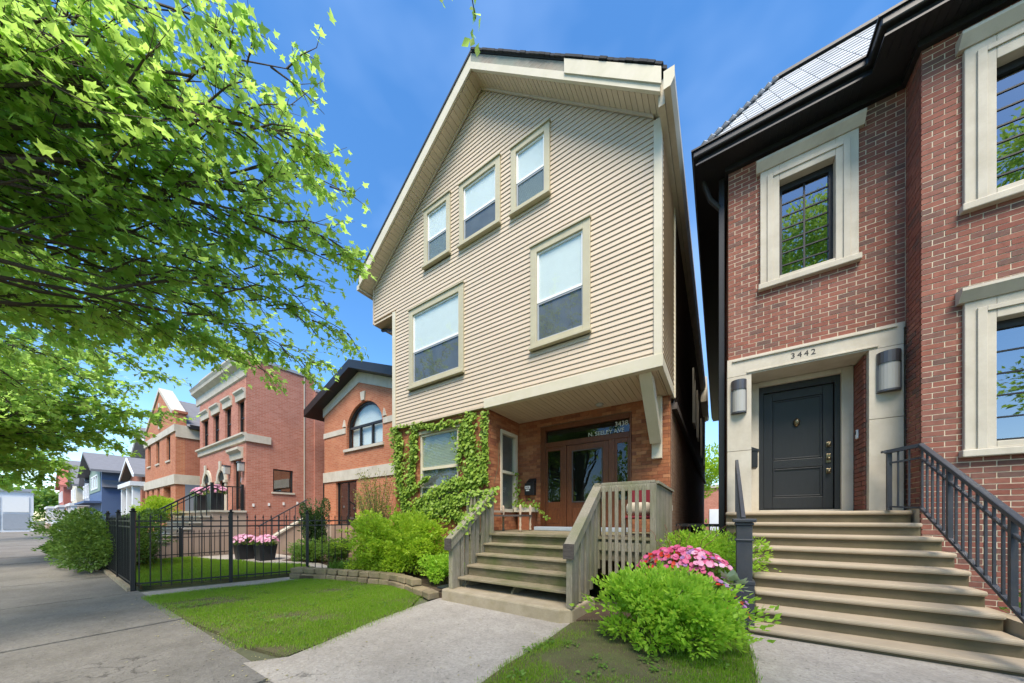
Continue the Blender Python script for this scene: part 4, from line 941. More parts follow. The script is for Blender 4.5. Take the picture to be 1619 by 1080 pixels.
part('body', MB().box(OP[0] + 0.003, OP[0] + 0.10, 7.42, 7.72, 2.40, 2.72), 'black_paint', mb2, bevel=0.015)
part('lid', MB().prism([(OP[0] + 0.003, 2.722), (OP[0] + 0.12, 2.70), (OP[0] + 0.12, 2.73), (OP[0] + 0.003, 2.79)], 'y', 7.41, 7.73), 'black_paint', mb2)
db = thing('doorbell', 'small white video doorbell on the brick reveal by the black door', 'doorbell', (1.95, 7.7, 2.85))
part('case', MB().box(OP[1] - 0.062, OP[1] - 0.032, 7.66, 7.73, 2.80, 2.95), 'white_plain', db, bevel=0.01)
part('lens', MB().box(OP[1] - 0.066, OP[1] - 0.0622, 7.67, 7.72, 2.87, 2.93), 'black_paint', db)
# eaves, gutter and mansard
EZ = 8.16
def eave_path(o): return [(XA - 0.52 - o, 26), (XA - 0.52 - o, YR - 0.42 - o), (XB - 0.47 - o, YR - 0.42 - o), (XB - 0.47 - o, YBAY - 0.40 - o), (6.6, YBAY - 0.40 - o), (6.6, 26)]
ev = part('eave', MB().prism(eave_path(0.0), 'z', EZ, EZ + 0.03), 'black_paint', rh)
part('eave_fascia', MB().prism(eave_path(-0.03), 'z', EZ + 0.031, EZ + 0.20), 'black_paint', ev)
part('gutter', MB().prism(eave_path(0.05), 'z', EZ + 0.12, EZ + 0.24), 'black_paint', ev, bevel=0.02)
part('gutter_lip', MB().prism(eave_path(0.075), 'z', EZ + 0.235, EZ + 0.265), 'black_paint', ev)
part('bed_moulding', MB().prism([(XA - 0.05, YR + 1.0), (XA - 0.05, YR - 0.08), (XB - 0.06, YR - 0.08), (XB - 0.06, YBAY - 0.08), (6.3, YBAY - 0.08), (6.3, YR + 1)], 'z', EZ - 0.09, EZ - 0.001), 'black_paint', ev)
for k in range(46):
    x = XA - 0.5 + k * 0.1
    if x > 5.2: break
    yf = (YR if x < XB - 0.47 else YBAY) - 0.38
    part('soffit_groove', MB().box(x - 0.006, x + 0.006, yf, yf + 0.32, EZ - 0.006, EZ - 0.0005), 'black_metal', ev)
ds = part('downspout', MB().box(XA - 0.16, XA - 0.06, YR + 0.1, YR + 0.2, 0.2, EZ - 0.02), 'black_paint', rh, bevel=0.01)
part('downspout_elbow', MB().tube([(XA - 0.42, YR + 0.0, EZ + 0.0), (XA - 0.3, YR + 0.08, EZ - 0.35), (XA - 0.11, YR + 0.15, EZ - 0.6)], 0.045, 8), 'black_paint', ds)
MT = 9.80
lowr = [(XA - 0.45, YR - 0.36, EZ + 0.24), (6.4, YR - 0.36, EZ + 0.24), (6.4, 25.5, EZ + 0.24), (XA - 0.45, 25.5, EZ + 0.24)]
upr = [(XA + 0.78, YR + 0.48, MT), (5.6, YR + 0.48, MT), (5.6, 24.5, MT), (XA + 0.78, 24.5, MT)]
ms = part('mansard', MB().loft(lowr, upr), 'shingle_black', rh)
part('bay_mansard', MB().loft([(XB - 0.40, YBAY - 0.34, EZ + 0.24), (6.4, YBAY - 0.34, EZ + 0.24), (6.4, YR + 0.5, EZ + 0.24), (XB - 0.40, YR + 0.5, EZ + 0.24)],
                              [(XB + 0.2, YR + 0.3, MT - 0.05), (5.8, YR + 0.3, MT - 0.05), (5.8, YR + 0.47, MT - 0.05), (XB + 0.2, YR + 0.47, MT - 0.05)]), 'shingle_black', ms)
part('roof_cap', MB().prism([(XA + 0.70, YR + 0.38), (5.7, YR + 0.38), (5.7, 24.6), (XA + 0.70, 24.6)], 'z', MT, MT + 0.05), 'black_paint', ms)
# slates: rows up the front slope (and the bay's), each one a piece
SLT = []
def slates(xa0, xb0, y0_, za, y1_, zb, xa1, xb1):
    a = Vector((0, y0_, za)); b = Vector((0, y1_, zb)); L = (b - a).length; rows = int(L / 0.125)
    ang = math.atan2(zb - za, y1_ - y0_)
    for r in range(rows):
        t = (r + 0.5) / rows; c = a.lerp(b, t); xl = xa0 + (xa1 - xa0) * t; xr_ = min(xb0 + (xb1 - xb0) * t, 4.6)
        x = xl - (0.12 if r % 2 else 0.0)
        while x < xr_:
            s0 = max(x, xl); s1 = min(x + 0.24, xr_)
            if s1 - s0 > 0.05: SLT.append(((s0 + s1) / 2, c.y, c.z, s1 - s0 - 0.008, ang))
            x += 0.24
slates(XA - 0.45, XB - 0.40, YR - 0.385, EZ + 0.25, YR + 0.455, MT, XA + 0.78, XB + 0.2)
slates(XB - 0.40, 6.4, YBAY - 0.365, EZ + 0.25, YR + 0.275, MT - 0.02, XB + 0.2, 5.8)
um = unit_box('slate', 'slate')
SLT.sort(key=lambda s: (0 if 0 < proj(s[:3])[0] < 1619 and proj(s[:3])[1] > 0 else 1, proj(s[:3])[2]))
rest = MB()
for i, (x, y, z, w_, ang) in enumerate(SLT):
    tilt = ang - 0.07 + random.uniform(-0.01, 0.01)
    if i < 300: piece('slate', um, ms, (x, y - 0.012, z), (w_, 0.17, 0.016), (tilt, 0, 0))
    else:
        R3 = Matrix.Translation((x, y - 0.012, z)) @ Matrix.Rotation(tilt, 4, 'X')
        c8 = [R3 @ Vector((sx * w_ / 2, sy * 0.085, sz * 0.008)) for sz in (-1, 1) for sx, sy in ((-1, -1), (1, -1), (1, 1), (-1, 1))]
        rest.add(c8, [(0, 3, 2, 1), (4, 5, 6, 7), (0, 1, 5, 4), (1, 2, 6, 5), (2, 3, 7, 6), (3, 0, 4, 7)])
part('slate_remainder', rest, 'slate', ms, kind='stuff')
# hip slates poking out on the left hip
for r in range(11):
    t = (r + 0.5) / 11; p = Vector((XA - 0.47, YR - 0.38, EZ + 0.27)).lerp(Vector((XA + 0.76, YR + 0.46, MT)), t)
    piece('hip_slate', um, ms, (p.x - 0.04, p.y - 0.01, p.z), (0.26, 0.15, 0.016), (0.5, -0.25, -0.6))

# stone stairs of the right house
st = thing('stone_stairs', 'wide tan stone stairs with rounded nosings up to the black door', 'stairs', (1.4, 6.0, 0))
for k in range(9):
    y = 4.95 if k == 0 else 5.20 + 0.27 * (k - 1) + 0.01; z = 0.10 + 0.184 * k
    xa, xb = (0.30, 2.60) if k == 0 else (0.41, 2.47)
    if k >= 7: xa = 0.10
    if k >= 7: xb = XB - 0.02
    if k == 8: z = 1.572
    yb_ = (y + 0.34) if k < 8 else 8.22
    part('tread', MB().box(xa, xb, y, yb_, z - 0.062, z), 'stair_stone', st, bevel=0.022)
    part('riser', MB().box(xa + 0.01, xb - 0.01, y + 0.045, yb_ - 0.002, max(z - 0.185, -0.05), z - 0.063), 'stair_riser_shaded', st)
part('core', MB().prism([(5.3, -0.05), (5.3, 0.08), (7.2, 1.35), (7.35, 1.35), (7.35, -0.05)], 'x', 0.42, XB - 0.05), 'stair_stone', st)
part('core', MB().box(0.14, XB - 0.03, 7.36, 8.2, -0.05, 1.50), 'stair_stone', st)
part('cheek', MB().box(2.5, 2.62, 5.3, 6.90, 0, 0.42), 'stair_stone', st)
# iron railings
rl = thing('stair_railing', 'dark iron stair railing with square newel post on the shrub side', 'railing', (0.29, 5.2, 0.0))
nx, ny = 0.27, 5.12
for (h, z0, z1) in ((0.105, 0.0, 0.62), (0.085, 0.62, 1.36)): part('newel', MB().box(nx - h, nx + h, ny - h, ny + h, z0, z1), 'rail_metal', rl, bevel=0.01)
for (h, z0, z1) in ((0.112, 0.60, 0.66), (0.10, 1.16, 1.19), (0.10, 1.36, 1.40), (0.125, 1.40, 1.45)): part('newel_moulding', MB().box(nx - h, nx + h, ny - h, ny + h, z0 + 0.001, z1), 'rail_metal', rl, bevel=0.012)
part('handrail', MB().bar((nx, ny + 0.1, 1.44), (nx, 7.15, 2.50), 0.05, 0.07), 'rail_metal', rl, bevel=0.008)
part('lower_rail', MB().bar((nx, ny + 0.1, 1.30), (nx, 7.15, 2.36), 0.03, 0.03), 'rail_metal', rl)
for k in range(14):
    y = ny + 0.2 + k * 0.138; zb_ = 0.3 + 0.68 * max(0, y - 5.2); zt = 1.41 + 0.52 * (y - ny - 0.1)
    part('baluster', MB().box(nx - 0.01, nx + 0.01, y - 0.01, y + 0.01, min(zb_, 1.6), zt), 'rail_metal', rl)
part('post', MB().box(nx - 0.025, nx + 0.025, 7.10, 7.15, 1.575, 2.50), 'rail_metal', rl)
r2 = thing('stair_railing', 'dark iron stair railing with thin balusters in front of the bay window', 'railing', (2.3, 6.5, 0.2))
RX = 2.36
def rt(y): return 2.47 - 0.60 * (6.83 - y)
part('post', MB().box(2.11, 2.16, 7.06, 7.11, 1.575, 2.44), 'rail_metal', r2)
part('post_cap', MB().box(2.06, 2.165, 7.05, 7.12, 2.441, 2.47), 'rail_metal', r2)
part('handrail', MB().bar((2.10, 7.09, 2.45), (RX, 6.83, 2.475), 0.055, 0.05), 'rail_metal', r2)
part('handrail', MB().bar((RX, 6.86, rt(6.86)), (RX, 4.75, rt(4.75)), 0.06, 0.05), 'rail_metal', r2, bevel=0.01)
part('mid_rail', MB().bar((RX, 6.84, rt(6.84) - 0.17), (RX, 4.75, rt(4.75) - 0.17), 0.03, 0.025), 'rail_metal', r2)
part('mid_rail', MB().bar((2.13, 7.08, 2.28), (RX, 6.84, 2.30), 0.03, 0.025), 'rail_metal', r2)
part('bottom_rail', MB().bar((RX, 6.84, rt(6.84) - 0.87), (RX, 4.75, rt(4.75) - 0.87), 0.04, 0.035), 'rail_metal', r2)
part('bottom_rail', MB().bar((2.13, 7.08, 1.63), (RX, 6.84, 1.60), 0.03, 0.025), 'rail_metal', r2)
for k in range(17):
    y = 6.80 - k * 0.125; th = 0.022 if k % 8 == 5 else 0.010
    part('baluster', MB().box(RX - th, RX + th, y - th, y + th, rt(y) - 0.86, rt(y) - 0.02), 'rail_metal', r2)
for x, y in ((2.20, 7.0), (2.28, 6.92)): part('baluster', MB().box(x - 0.009, x + 0.009, y - 0.009, y + 0.009, 1.63, 2.44), 'rail_metal', r2)
part('post', MB().box(RX - 0.03, RX + 0.03, 4.76, 4.82, 0.0, rt(4.8)), 'rail_metal', r2)
# ================================================================== NEIGHBOURING HOUSES
def plain_window(par, x0, x1, z0, z1, y, frame='black_paint', glass='glass_coated', fw=0.05, rec=0.12, cols=1, rows=1, sill='limestone', back='interior_dark', name='window'):
    w = part(name, frame_ring(MB(), x0, x1, z0, z1, y + rec - 0.03, y + rec + 0.04, fw), frame, par)
    for i in range(1, cols): xx = x0 + (x1 - x0) * i / cols; part('mullion', MB().box(xx - fw / 2, xx + fw / 2, y + rec - 0.02, y + rec + 0.03, z0 + fw, z1 - fw), frame, w)
    for j in range(1, rows): zz = z0 + (z1 - z0) * j / rows; part('transom_bar', MB().box(x0 + fw, x1 - fw, y + rec - 0.018, y + rec + 0.028, zz - fw / 2, zz + fw / 2), frame, w)
    part('pane', MB().box(x0 + fw, x1 - fw, y + rec + 0.005, y + rec + 0.01, z0 + fw, z1 - fw), glass, w)
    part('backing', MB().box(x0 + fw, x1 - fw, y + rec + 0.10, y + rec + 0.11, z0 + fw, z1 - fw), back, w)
    if sill: part('sill', MB().box(x0 - 0.06, x1 + 0.06, y - 0.05, y + rec - 0.032, z0 - 0.09, z0 - 0.002), sill, w)
    return w
# ---- house beside the main one: gabled, arched window
Y2 = 7.3
h2 = thing('gabled_brick_house', 'orange brick house with big arched window, just left of the clapboard house', 'house', (-12.0, Y2, 0))
AW = (-12.92, -10.50, 4.30, 6.07); ZS = 5.0
LW = (-13.75, -12.2, 0.9, 3.0)
part('wall', holes_wall(MB(), -14.7, -9.55, 0, 5.9, Y2, Y2 + 0.3, [(AW[0], AW[1], AW[2], 5.9), LW]), 'brick_far_orange', h2)
# gable above, with the arch cut out
cx, rr = (AW[0] + AW[1]) / 2, (AW[1] - AW[0]) / 2; hh = AW[3] - ZS
arc = [(cx - rr * cos(pi * i / 16), ZS + hh * sin(pi * i / 16)) for i in range(17)]
zg = lambda x: 7.28 - 0.36 * abs(x + 12.0)
pts = [p for p in arc if p[1] > 5.0]
mb = MB()
for i in range(16):
    (xa, za), (xb, zb) = arc[i], arc[i + 1]
    mb.prism([(xa, max(za, 5.9) if False else za), (xb, zb), (xb, zg(xb)), (xa, zg(xa))], 'y', Y2, Y2 + 0.3)
mb.prism([(-14.7, 5.9), (AW[0], 5.9), (AW[0], zg(AW[0])), (-14.7, zg(-14.7))], 'y', Y2 + 0.002, Y2 + 0.3)
mb.prism([(AW[1], 5.9), (-9.55, 5.9), (-9.55, zg(-9.55)), (AW[1], zg(AW[1]))], 'y', Y2 + 0.002, Y2 + 0.3)
part('gable', mb, 'brick_far_orange', h2)
part('side_wall', MB().box(-14.7, -14.4, Y2 + 0.3, 24, 0, 5.9), 'brick_far', h2)
part('side_wall', MB().box(-9.85, -9.55, Y2 + 0.3, 24, 0, 5.9), 'brick_far', h2)
aw = part('arched_window', MB(), 'black_paint', h2)
mb = MB()
inner = [(cx - (rr - 0.09) * cos(pi * i / 16), ZS + (hh - 0.09) * sin(pi * i / 16)) for i in range(17)]
for i in range(16): mb.prism([arc[i], arc[i + 1], inner[i + 1], inner[i]], 'y', Y2 + 0.1, Y2 + 0.18)
mb.box(AW[0], AW[0] + 0.09, Y2 + 0.1, Y2 + 0.18, AW[2], ZS); mb.box(AW[1] - 0.09, AW[1], Y2 + 0.1, Y2 + 0.18, AW[2], ZS)
mb.box(AW[0] + 0.09, AW[1] - 0.09, Y2 + 0.1, Y2 + 0.18, AW[2], AW[2] + 0.07); mb.box(AW[0] + 0.09, AW[1] - 0.09, Y2 + 0.1, Y2 + 0.18, 5.12, 5.21)
for q in (1 / 3, 2 / 3): mb.box(AW[0] + (AW[1] - AW[0]) * q - 0.04, AW[0] + (AW[1] - AW[0]) * q + 0.04, Y2 + 0.101, Y2 + 0.179, AW[2] + 0.07, 5.12)
aw.data = mb.mesh('arched_window', woff(h2)); aw.data.materials.append(MATS['black_paint'])
part('pane', MB().prism(inner + [(AW[1] - 0.09, AW[2] + 0.05), (AW[0] + 0.09, AW[2] + 0.05)], 'y', Y2 + 0.145, Y2 + 0.15), 'glass', aw)
part('curtain', MB().prism(inner + [(AW[1] - 0.09, AW[2] + 0.05), (AW[0] + 0.09, AW[2] + 0.05)], 'y', Y2 + 0.24, Y2 + 0.25), 'blind_white', aw)
part('sill', MB().box(AW[0] - 0.15, AW[1] + 0.1, Y2 - 0.07, Y2 + 0.1, AW[2] - 0.11, AW[2] - 0.002), 'limestone', aw)
part('keystone', MB().prism([(cx - 0.1, AW[3] + 0.03), (cx + 0.1, AW[3] + 0.03), (cx + 0.16, AW[3] + 0.36), (cx - 0.16, AW[3] + 0.36)], 'y', Y2 - 0.06, Y2 + 0.05), 'limestone', h2)
for sx in (-1, 1): part('arch_stone', MB().prism([(cx + sx * (rr + 0.05), ZS + 0.25), (cx + sx * (rr + 0.25), ZS + 0.25), (cx + sx * (rr + 0.12), ZS + 0.55)], 'y', Y2 - 0.05, Y2 + 0.05), 'limestone', h2)
part('stone_band', MB().box(-14.72, AW[0] - 0.06, Y2 - 0.03, Y2 + 0.05, 4.98, 5.2), 'limestone', h2)
part('stone_band', MB().box(AW[1] + 0.06, -9.53, Y2 - 0.03, Y2 + 0.05, 4.98, 5.2), 'limestone', h2)
part('stone_band', MB().box(-14.73, -9.52, Y2 - 0.045, Y2 + 0.05, 3.03, 3.46), 'limestone', h2)
for s_ in (-1, 1):
    xe = -14.75 if s_ < 0 else -9.5
    part('rake_stone', MB().prism([(-12.0, 7.29), (xe, zg(xe) + 0.01), (xe, zg(xe) - 0.36), (-12.0, 6.86)], 'y', Y2 - 0.04, Y2 - 0.002), 'limestone', h2)
    xo = -15.6 if s_ < 0 else -9.35
    zo = 7.62 - 0.36 * abs(xo + 12)
    part('roof', MB().prism([(-12.0, 7.30), (xo, zo - 0.32), (xo, zo), (-12.0, 7.62)], 'y', Y2 - 0.45, 24), 'black_paint', h2)
plain_window(h2, *LW, Y2, cols=2)
part('porch_slab', MB().box(-14.6, -12.0, 6.2, Y2, 0, 1.2), 'cut_stone', h2)
# its steps, seen from the side
s2 = thing('garden_steps', 'stone side steps with sloping parapet and thin handrail behind the pink flower pots', 'stairs', (-14.3, 6.0, 0))
for k in range(6): part('tread', MB().box(-15.3, -14.62, 4.95 + 0.26 * k, 6.6, 0.2 * k, 0.2 * k + 0.198), 'cut_stone', s2)
part('parapet', MB().prism([(4.75, 0), (4.75, 0.34), (6.35, 1.42), (6.6, 1.42), (6.6, 0)], 'x', -14.6, -14.42), 'cut_stone', s2)
part('parapet_cap', MB().prism([(4.70, 0.341), (4.70, 0.41), (6.35, 1.50), (6.62, 1.50), (6.62, 1.421), (6.35, 1.421)], 'x', -14.65, -14.37), 'limestone', s2)
part('handrail', MB().bar((-14.5, 4.8, 1.15), (-14.5, 6.5, 2.25), 0.04, 0.04), 'rail_metal', s2)
for k in range(9): y = 4.85 + k * 0.2; part('baluster', MB().box(-14.51, -14.49, y, y + 0.02, 0.42 + 0.65 * (y - 4.75), 1.15 + 0.64 * (y - 4.8)), 'rail_metal', s2)

# ---- flat-roofed brick house
Y3 = 5.0; X3R, X3L = -16.3, -22.6
h3 = thing('flat_brick_house', 'flat-roofed pink brick house with cream cornice and four narrow upper windows', 'house', (-19.5, Y3, 0))
UW = [(gy(a, 660, Y3)[0], gy(b, 660, Y3)[0], 5.02, 6.42) for a, b in ((320.4, 329.5), (337, 346.5), (355.5, 365.5), (376, 386.5))]
DW = [(-21.75, -20.85, 1.85, 3.2), (-19.6, -18.7, 1.85, 3.2), (-17.75, -16.85, 1.85, 3.95)]
part('wall', holes_wall(MB(), X3L, X3R, 0, 8.1, Y3, Y3 + 0.4, UW + DW), 'brick_far_pink', h3)
part('side_wall', holes_wall(MB(), Y3 + 0.4, 7.62, 0, 8.1, X3R - 0.4, X3R, [(5.94, 6.72, 2.62, 3.62)], 'y'), 'brick_far_pink', h3)
part('rear_wing', MB().box(X3L, X3R + 0.06, 7.62, 22, 0, 7.55), 'brick_far_pink', h3)
part('corner_strip', MB().box(X3R + 0.005, X3R + 0.03, 7.16, 7.20, 1.2, 8.05), 'limestone', h3)
part('coping', MB().box(X3R - 0.42, X3R + 0.04, Y3 + 0.35, 7.66, 8.1, 8.22), 'grey_paint', h3)
part('coping', MB().box(X3R - 0.42, X3R + 0.09, 7.66, 22, 7.55, 7.66), 'grey_paint', h3)
part('roof', MB().box(X3L + 0.2, X3R - 0.4, Y3 + 0.4, 7.62, 7.7, 7.75), 'shingle_black', h3)
part('cornice', MB().prism([(Y3 - 0.002, 7.30), (Y3 - 0.05, 7.34), (Y3 - 0.06, 7.72), (Y3 - 0.24, 7.86), (Y3 - 0.26, 7.98), (Y3 - 0.32, 8.10), (Y3 - 0.002, 8.16)], 'x', X3L - 0.45, X3R + 0.02), 'limestone', h3)
part('cornice_cap', MB().prism([(X3L - 0.2, 8.161), (X3R + 0.02, 8.161), (X3R + 0.02, 8.34), (X3L + 1.0, 8.34)], 'y', Y3 - 0.2, Y3 + 0.3), 'limestone', h3)
part('belt_course', MB().prism([(Y3 - 0.002, 4.62), (Y3 - 0.06, 4.64), (Y3 - 0.07, 4.84), (Y3 - 0.16, 4.90), (Y3 - 0.16, 4.97), (Y3 - 0.002, 5.0)], 'x', X3L - 0.1, X3R + 0.06), 'limestone', h3)
part('belt_return', MB().box(X3R + 0.002, X3R + 0.07, Y3 - 0.06, Y3 + 0.85, 4.64, 4.95), 'limestone', h3)
for w in UW:
    plain_window(h3, *w, Y3, sill=None, rows=2)
    part('window_crown', MB().prism([(Y3 - 0.002, 6.42), (Y3 - 0.05, 6.42), (Y3 - 0.06, 6.66), (Y3 - 0.14, 6.76), (Y3 - 0.14, 6.82), (Y3 - 0.002, 6.84)], 'x', w[0] - 0.15, w[1] + 0.15), 'limestone', h3)
for w in DW[:2]:
    plain_window(h3, *w, Y3, sill=None, name='door')
    c_, r_ = (w[0] + w[1]) / 2, (w[1] - w[0]) / 2
    oa = [(c_ - (r_ + 0.2) * cos(pi * i / 10), 3.2 + (r_ + 0.2) * sin(pi * i / 10)) for i in range(11)]; ia = [(c_ - r_ * cos(pi * i / 10), 3.2 + r_ * sin(pi * i / 10)) for i in range(11)]
    mb = MB()
    for i in range(10): mb.prism([oa[i], oa[i + 1], ia[i + 1], ia[i]], 'y', Y3 - 0.07, Y3 + 0.02)
    mb.prism([(c_ - 0.09, 3.2 + r_), (c_ + 0.09, 3.2 + r_), (c_ + 0.13, 3.62 + r_), (c_ - 0.13, 3.62 + r_)], 'y', Y3 - 0.12, Y3 - 0.071)
    for q in (-1, 1): mb.box(c_ + q * (r_ + 0.11) - 0.14, c_ + q * (r_ + 0.11) + 0.14, Y3 - 0.1, Y3 + 0.02, 3.08, 3.2); mb.box(c_ + q * (r_ + 0.1) - 0.1, c_ + q * (r_ + 0.1) + 0.1, Y3 - 0.06, Y3 + 0.02, 1.75, 3.08)
    ar = part('arch', mb, 'limestone', h3)
    part('fanlight', MB().prism(ia, 'y', Y3 - 0.012, Y3 - 0.002), 'interior_dark', ar)
plain_window(h3, *DW[2], Y3, sill=None, name='door')
part('door_crown', MB().prism([(Y3 - 0.002, 3.97), (Y3 - 0.06, 3.97), (Y3 - 0.08, 4.22), (Y3 - 0.2, 4.32), (Y3 - 0.2, 4.42), (Y3 - 0.002, 4.45)], 'x', -18.0, -16.6), 'limestone', h3)
swn = part('side_window', MB(), 'black_paint', h3); mb = MB()
for (a, b, c, d) in ((5.94, 5.99, 2.62, 3.62), (6.67, 6.72, 2.62, 3.62), (5.99, 6.67, 2.62, 2.67), (5.99, 6.67, 3.57, 3.62)): mb.box(X3R - 0.12, X3R - 0.05, a, b, c, d)
swn.data = mb.mesh('side_window', woff(h3)); swn.data.materials.append(MATS['black_paint'])
part('pane', MB().box(X3R - 0.09, X3R - 0.085, 5.99, 6.67, 2.67, 3.57), 'glass_coated', swn); part('backing', MB().box(X3R - 0.25, X3R - 0.24, 5.99, 6.67, 2.67, 3.57), 'interior_dark', swn)
part('sill', MB().box(X3R - 0.04, X3R + 0.05, 5.88, 6.78, 2.54, 2.615), 'limestone', swn)
part('side_vent', MB().box(X3R + 0.061, X3R + 0.07, 8.0, 9.2, 2.0, 3.2), 'interior_dark', h3)
for k in range(4): part('stone_stud', MB().box(X3R + 0.002, X3R + 0.03, 5.2 + 0.55 * k, 5.27 + 0.55 * k, 1.95 + 0.05 * k, 2.07 + 0.05 * k), 'white_plain', h3)
for x in (-18.2, -16.55):
    l3 = thing('wall_lantern', 'pale box wall lantern %s the tall door of the flat-roofed house' % ('left of' if x < -17 else 'right of'), 'lamp', (x, Y3 - 0.1, 3.4), 'lanterns on the flat-roofed house')
    part('lantern_body', MB().box(x - 0.10, x + 0.10, Y3 - 0.20, Y3 - 0.005, 3.4, 3.75), 'frosted', l3, bevel=0.02); part('lantern_cap', MB().box(x - 0.12, x + 0.12, Y3 - 0.22, Y3 - 0.004, 3.752, 3.79), 'lamp_metal', l3)
# its front stairs with stepped stone cheek wall
s3 = thing('front_stoop', 'pinkish stone stoop with stepped side wall in front of the flat-roofed house', 'stairs', (-18.5, 3.5, 0))
LZ3 = 1.78
part('landing', MB().box(-22.3, X3R, 3.95, Y3 - 0.003, 0, LZ3 - 0.08), 'cut_stone', s3); part('landing_cap', MB().box(-22.4, X3R + 0.06, 3.9, Y3 - 0.003, LZ3 - 0.078, LZ3), 'limestone', s3)
ns = 7
for k in range(ns):
    za = LZ3 - (k + 1) * LZ3 / (ns + 1); y1 = 3.95 - 0.29 * k; 
    part('step_block', MB().box(-20.0, X3R, y1 - 0.29, y1 - 0.002, 0, za - 0.06), 'cut_stone', s3); part('step_cap', MB().box(-20.05, X3R + 0.05, y1 - 0.33, y1 - 0.003, za - 0.058, za), 'limestone', s3)
r3 = thing('stoop_railing', 'black iron railing on the stoop of the flat-roofed house', 'railing', (X3R, 3.5, LZ3))
zr = lambda y: LZ3 + 0.95 - (0 if y > 3.9 else (3.9 - y) * 0.74)
part('handrail', MB().bar((X3R - 0.1, 4.95, zr(4)), (X3R - 0.1, 3.9, zr(4)), 0.05, 0.04), 'black_metal', r3)
part('handrail', MB().bar((X3R - 0.1, 3.9, zr(3.9)), (X3R - 0.1, 1.9, zr(1.9)), 0.05, 0.05), 'black_metal', r3); part('mid_rail', MB().bar((X3R - 0.1, 3.9, zr(3.9) - 0.13), (X3R - 0.1, 1.9, zr(1.9) - 0.13), 0.03, 0.03), 'black_metal', r3)
for k in range(20):
    y = 4.9 - k * 0.155; big = k in (0, 6); zb0 = LZ3 if y > 3.9 else max(0.02, LZ3 - (3.95 - y) / 0.29 * LZ3 / (ns + 1) - 0.12)
    part('post' if big else 'baluster', MB().box(X3R - 0.1 - (0.045 if big else 0.012), X3R - 0.1 + (0.045 if big else 0.012), y - (0.045 if big else 0.012), y + (0.045 if big else 0.012), zb0, zr(y) + (0.12 if big else 0)), 'black_metal', r3)

# ---- gabled brick house
Y4 = 4.3; X4R, X4L = -23.6, -31.1
h4 = thing('stepped_gable_house', 'brick house with parapet gable, round attic window and stone bands', 'house', (-27.3, Y4, 0))
W4 = [(-30.3, -29.5, 4.7, 6.0), (-28.0, -27.2, 4.65, 5.98), (-25.5, -24.7, 4.6, 5.96)]; W4b = [(-30.6, -30.0, 1.6, 3.2), (-29.2, -28.6, 1.6, 3.2), (-27.7, -27.1, 1.6, 3.2)]
part('wall', holes_wall(MB(), X4L, X4R, 0, 6.3, Y4, Y4 + 0.35, W4 + W4b + [(-26.2, -24.6, 0, 3.2)]), 'brick_far_orange', h4)
part('side_wall', MB().box(X4R - 0.35, X4R, 6.2, 20, 0, 3.3), 'brick_far', h4); part('side_wall', MB().box(X4R - 0.35, X4R, Y4 + 0.35, 20, 3.3, 6.3), 'brick_far', h4)
part('porch_floor', MB().box(-26.4, X4R, Y4 + 0.35, 6.2, 0, 1.5), 'cut_stone', h4)
part('porch_wall', MB().box(-26.4, X4R - 0.35, 6.2, 6.5, 1.5, 3.3), 'brick_far', h4)
c4 = (X4L + X4R) / 2 + 0.3
part('gable', MB().prism([(X4L, 6.3), (X4R, 6.3), (X4R, 6.95), (X4R - 0.55, 6.95), (c4, 8.75), (X4L + 0.6, 6.9), (X4L, 6.9)], 'y', Y4 + 0.002, Y4 + 0.4), 'brick_far_orange', h4)
for a, b in (((X4R - 0.5, 6.98), (c4, 8.78)), ((X4L + 0.5, 6.92), (c4, 8.78))):
    part('gable_coping', MB().prism([a, b, (b[0], b[1] + 0.2), (a[0], a[1] + 0.2)], 'y', Y4 - 0.06, Y4 + 0.5), 'limestone', h4)
part('coping_block', MB().box(X4R - 0.6, X4R + 0.06, Y4 - 0.05, Y4 + 0.45, 6.952, 7.08), 'brick_far', h4)
part('round_window', MB().tube([(c4, Y4 - 0.03, 7.35), (c4, Y4 + 0.0, 7.35)], 0.5, 18), 'interior_dark', h4)
for a in range(4): part('round_stone', MB().box(c4 + 0.62 * cos(a * pi / 2) - 0.11, c4 + 0.62 * cos(a * pi / 2) + 0.11, Y4 - 0.06, Y4, 7.35 + 0.62 * sin(a * pi / 2) - 0.12, 7.35 + 0.62 * sin(a * pi / 2) + 0.12), 'limestone', h4)
part('stone_band', MB().box(X4L - 0.04, X4R + 0.05, Y4 - 0.06, Y4 - 0.001, 5.98, 6.34), 'limestone', h4); part('stone_band', MB().box(X4L - 0.04, X4R + 0.05, Y4 - 0.06, Y4 - 0.001, 3.25, 3.75), 'limestone', h4)
part('stone_band', MB().box(X4R + 0.001, X4R + 0.05, Y4, 10, 5.7, 6.34), 'limestone', h4); part('stone_band', MB().box(X4R + 0.001, X4R + 0.05, Y4, 10, 3.25, 3.75), 'limestone', h4)
part('roof', MB().prism([(X4L - 0.2, 6.3), (X4R + 0.25, 6.3), (c4, 8.5)], 'y', Y4 + 0.41, 20), 'grey_shingle', h4)
part('gutter', MB().box(X4R + 0.05, X4R + 0.25, Y4 + 0.5, 20, 6.2, 6.4), 'black_paint', h4)
for w in W4 + W4b: plain_window(h4, *w, Y4, sill='limestone')
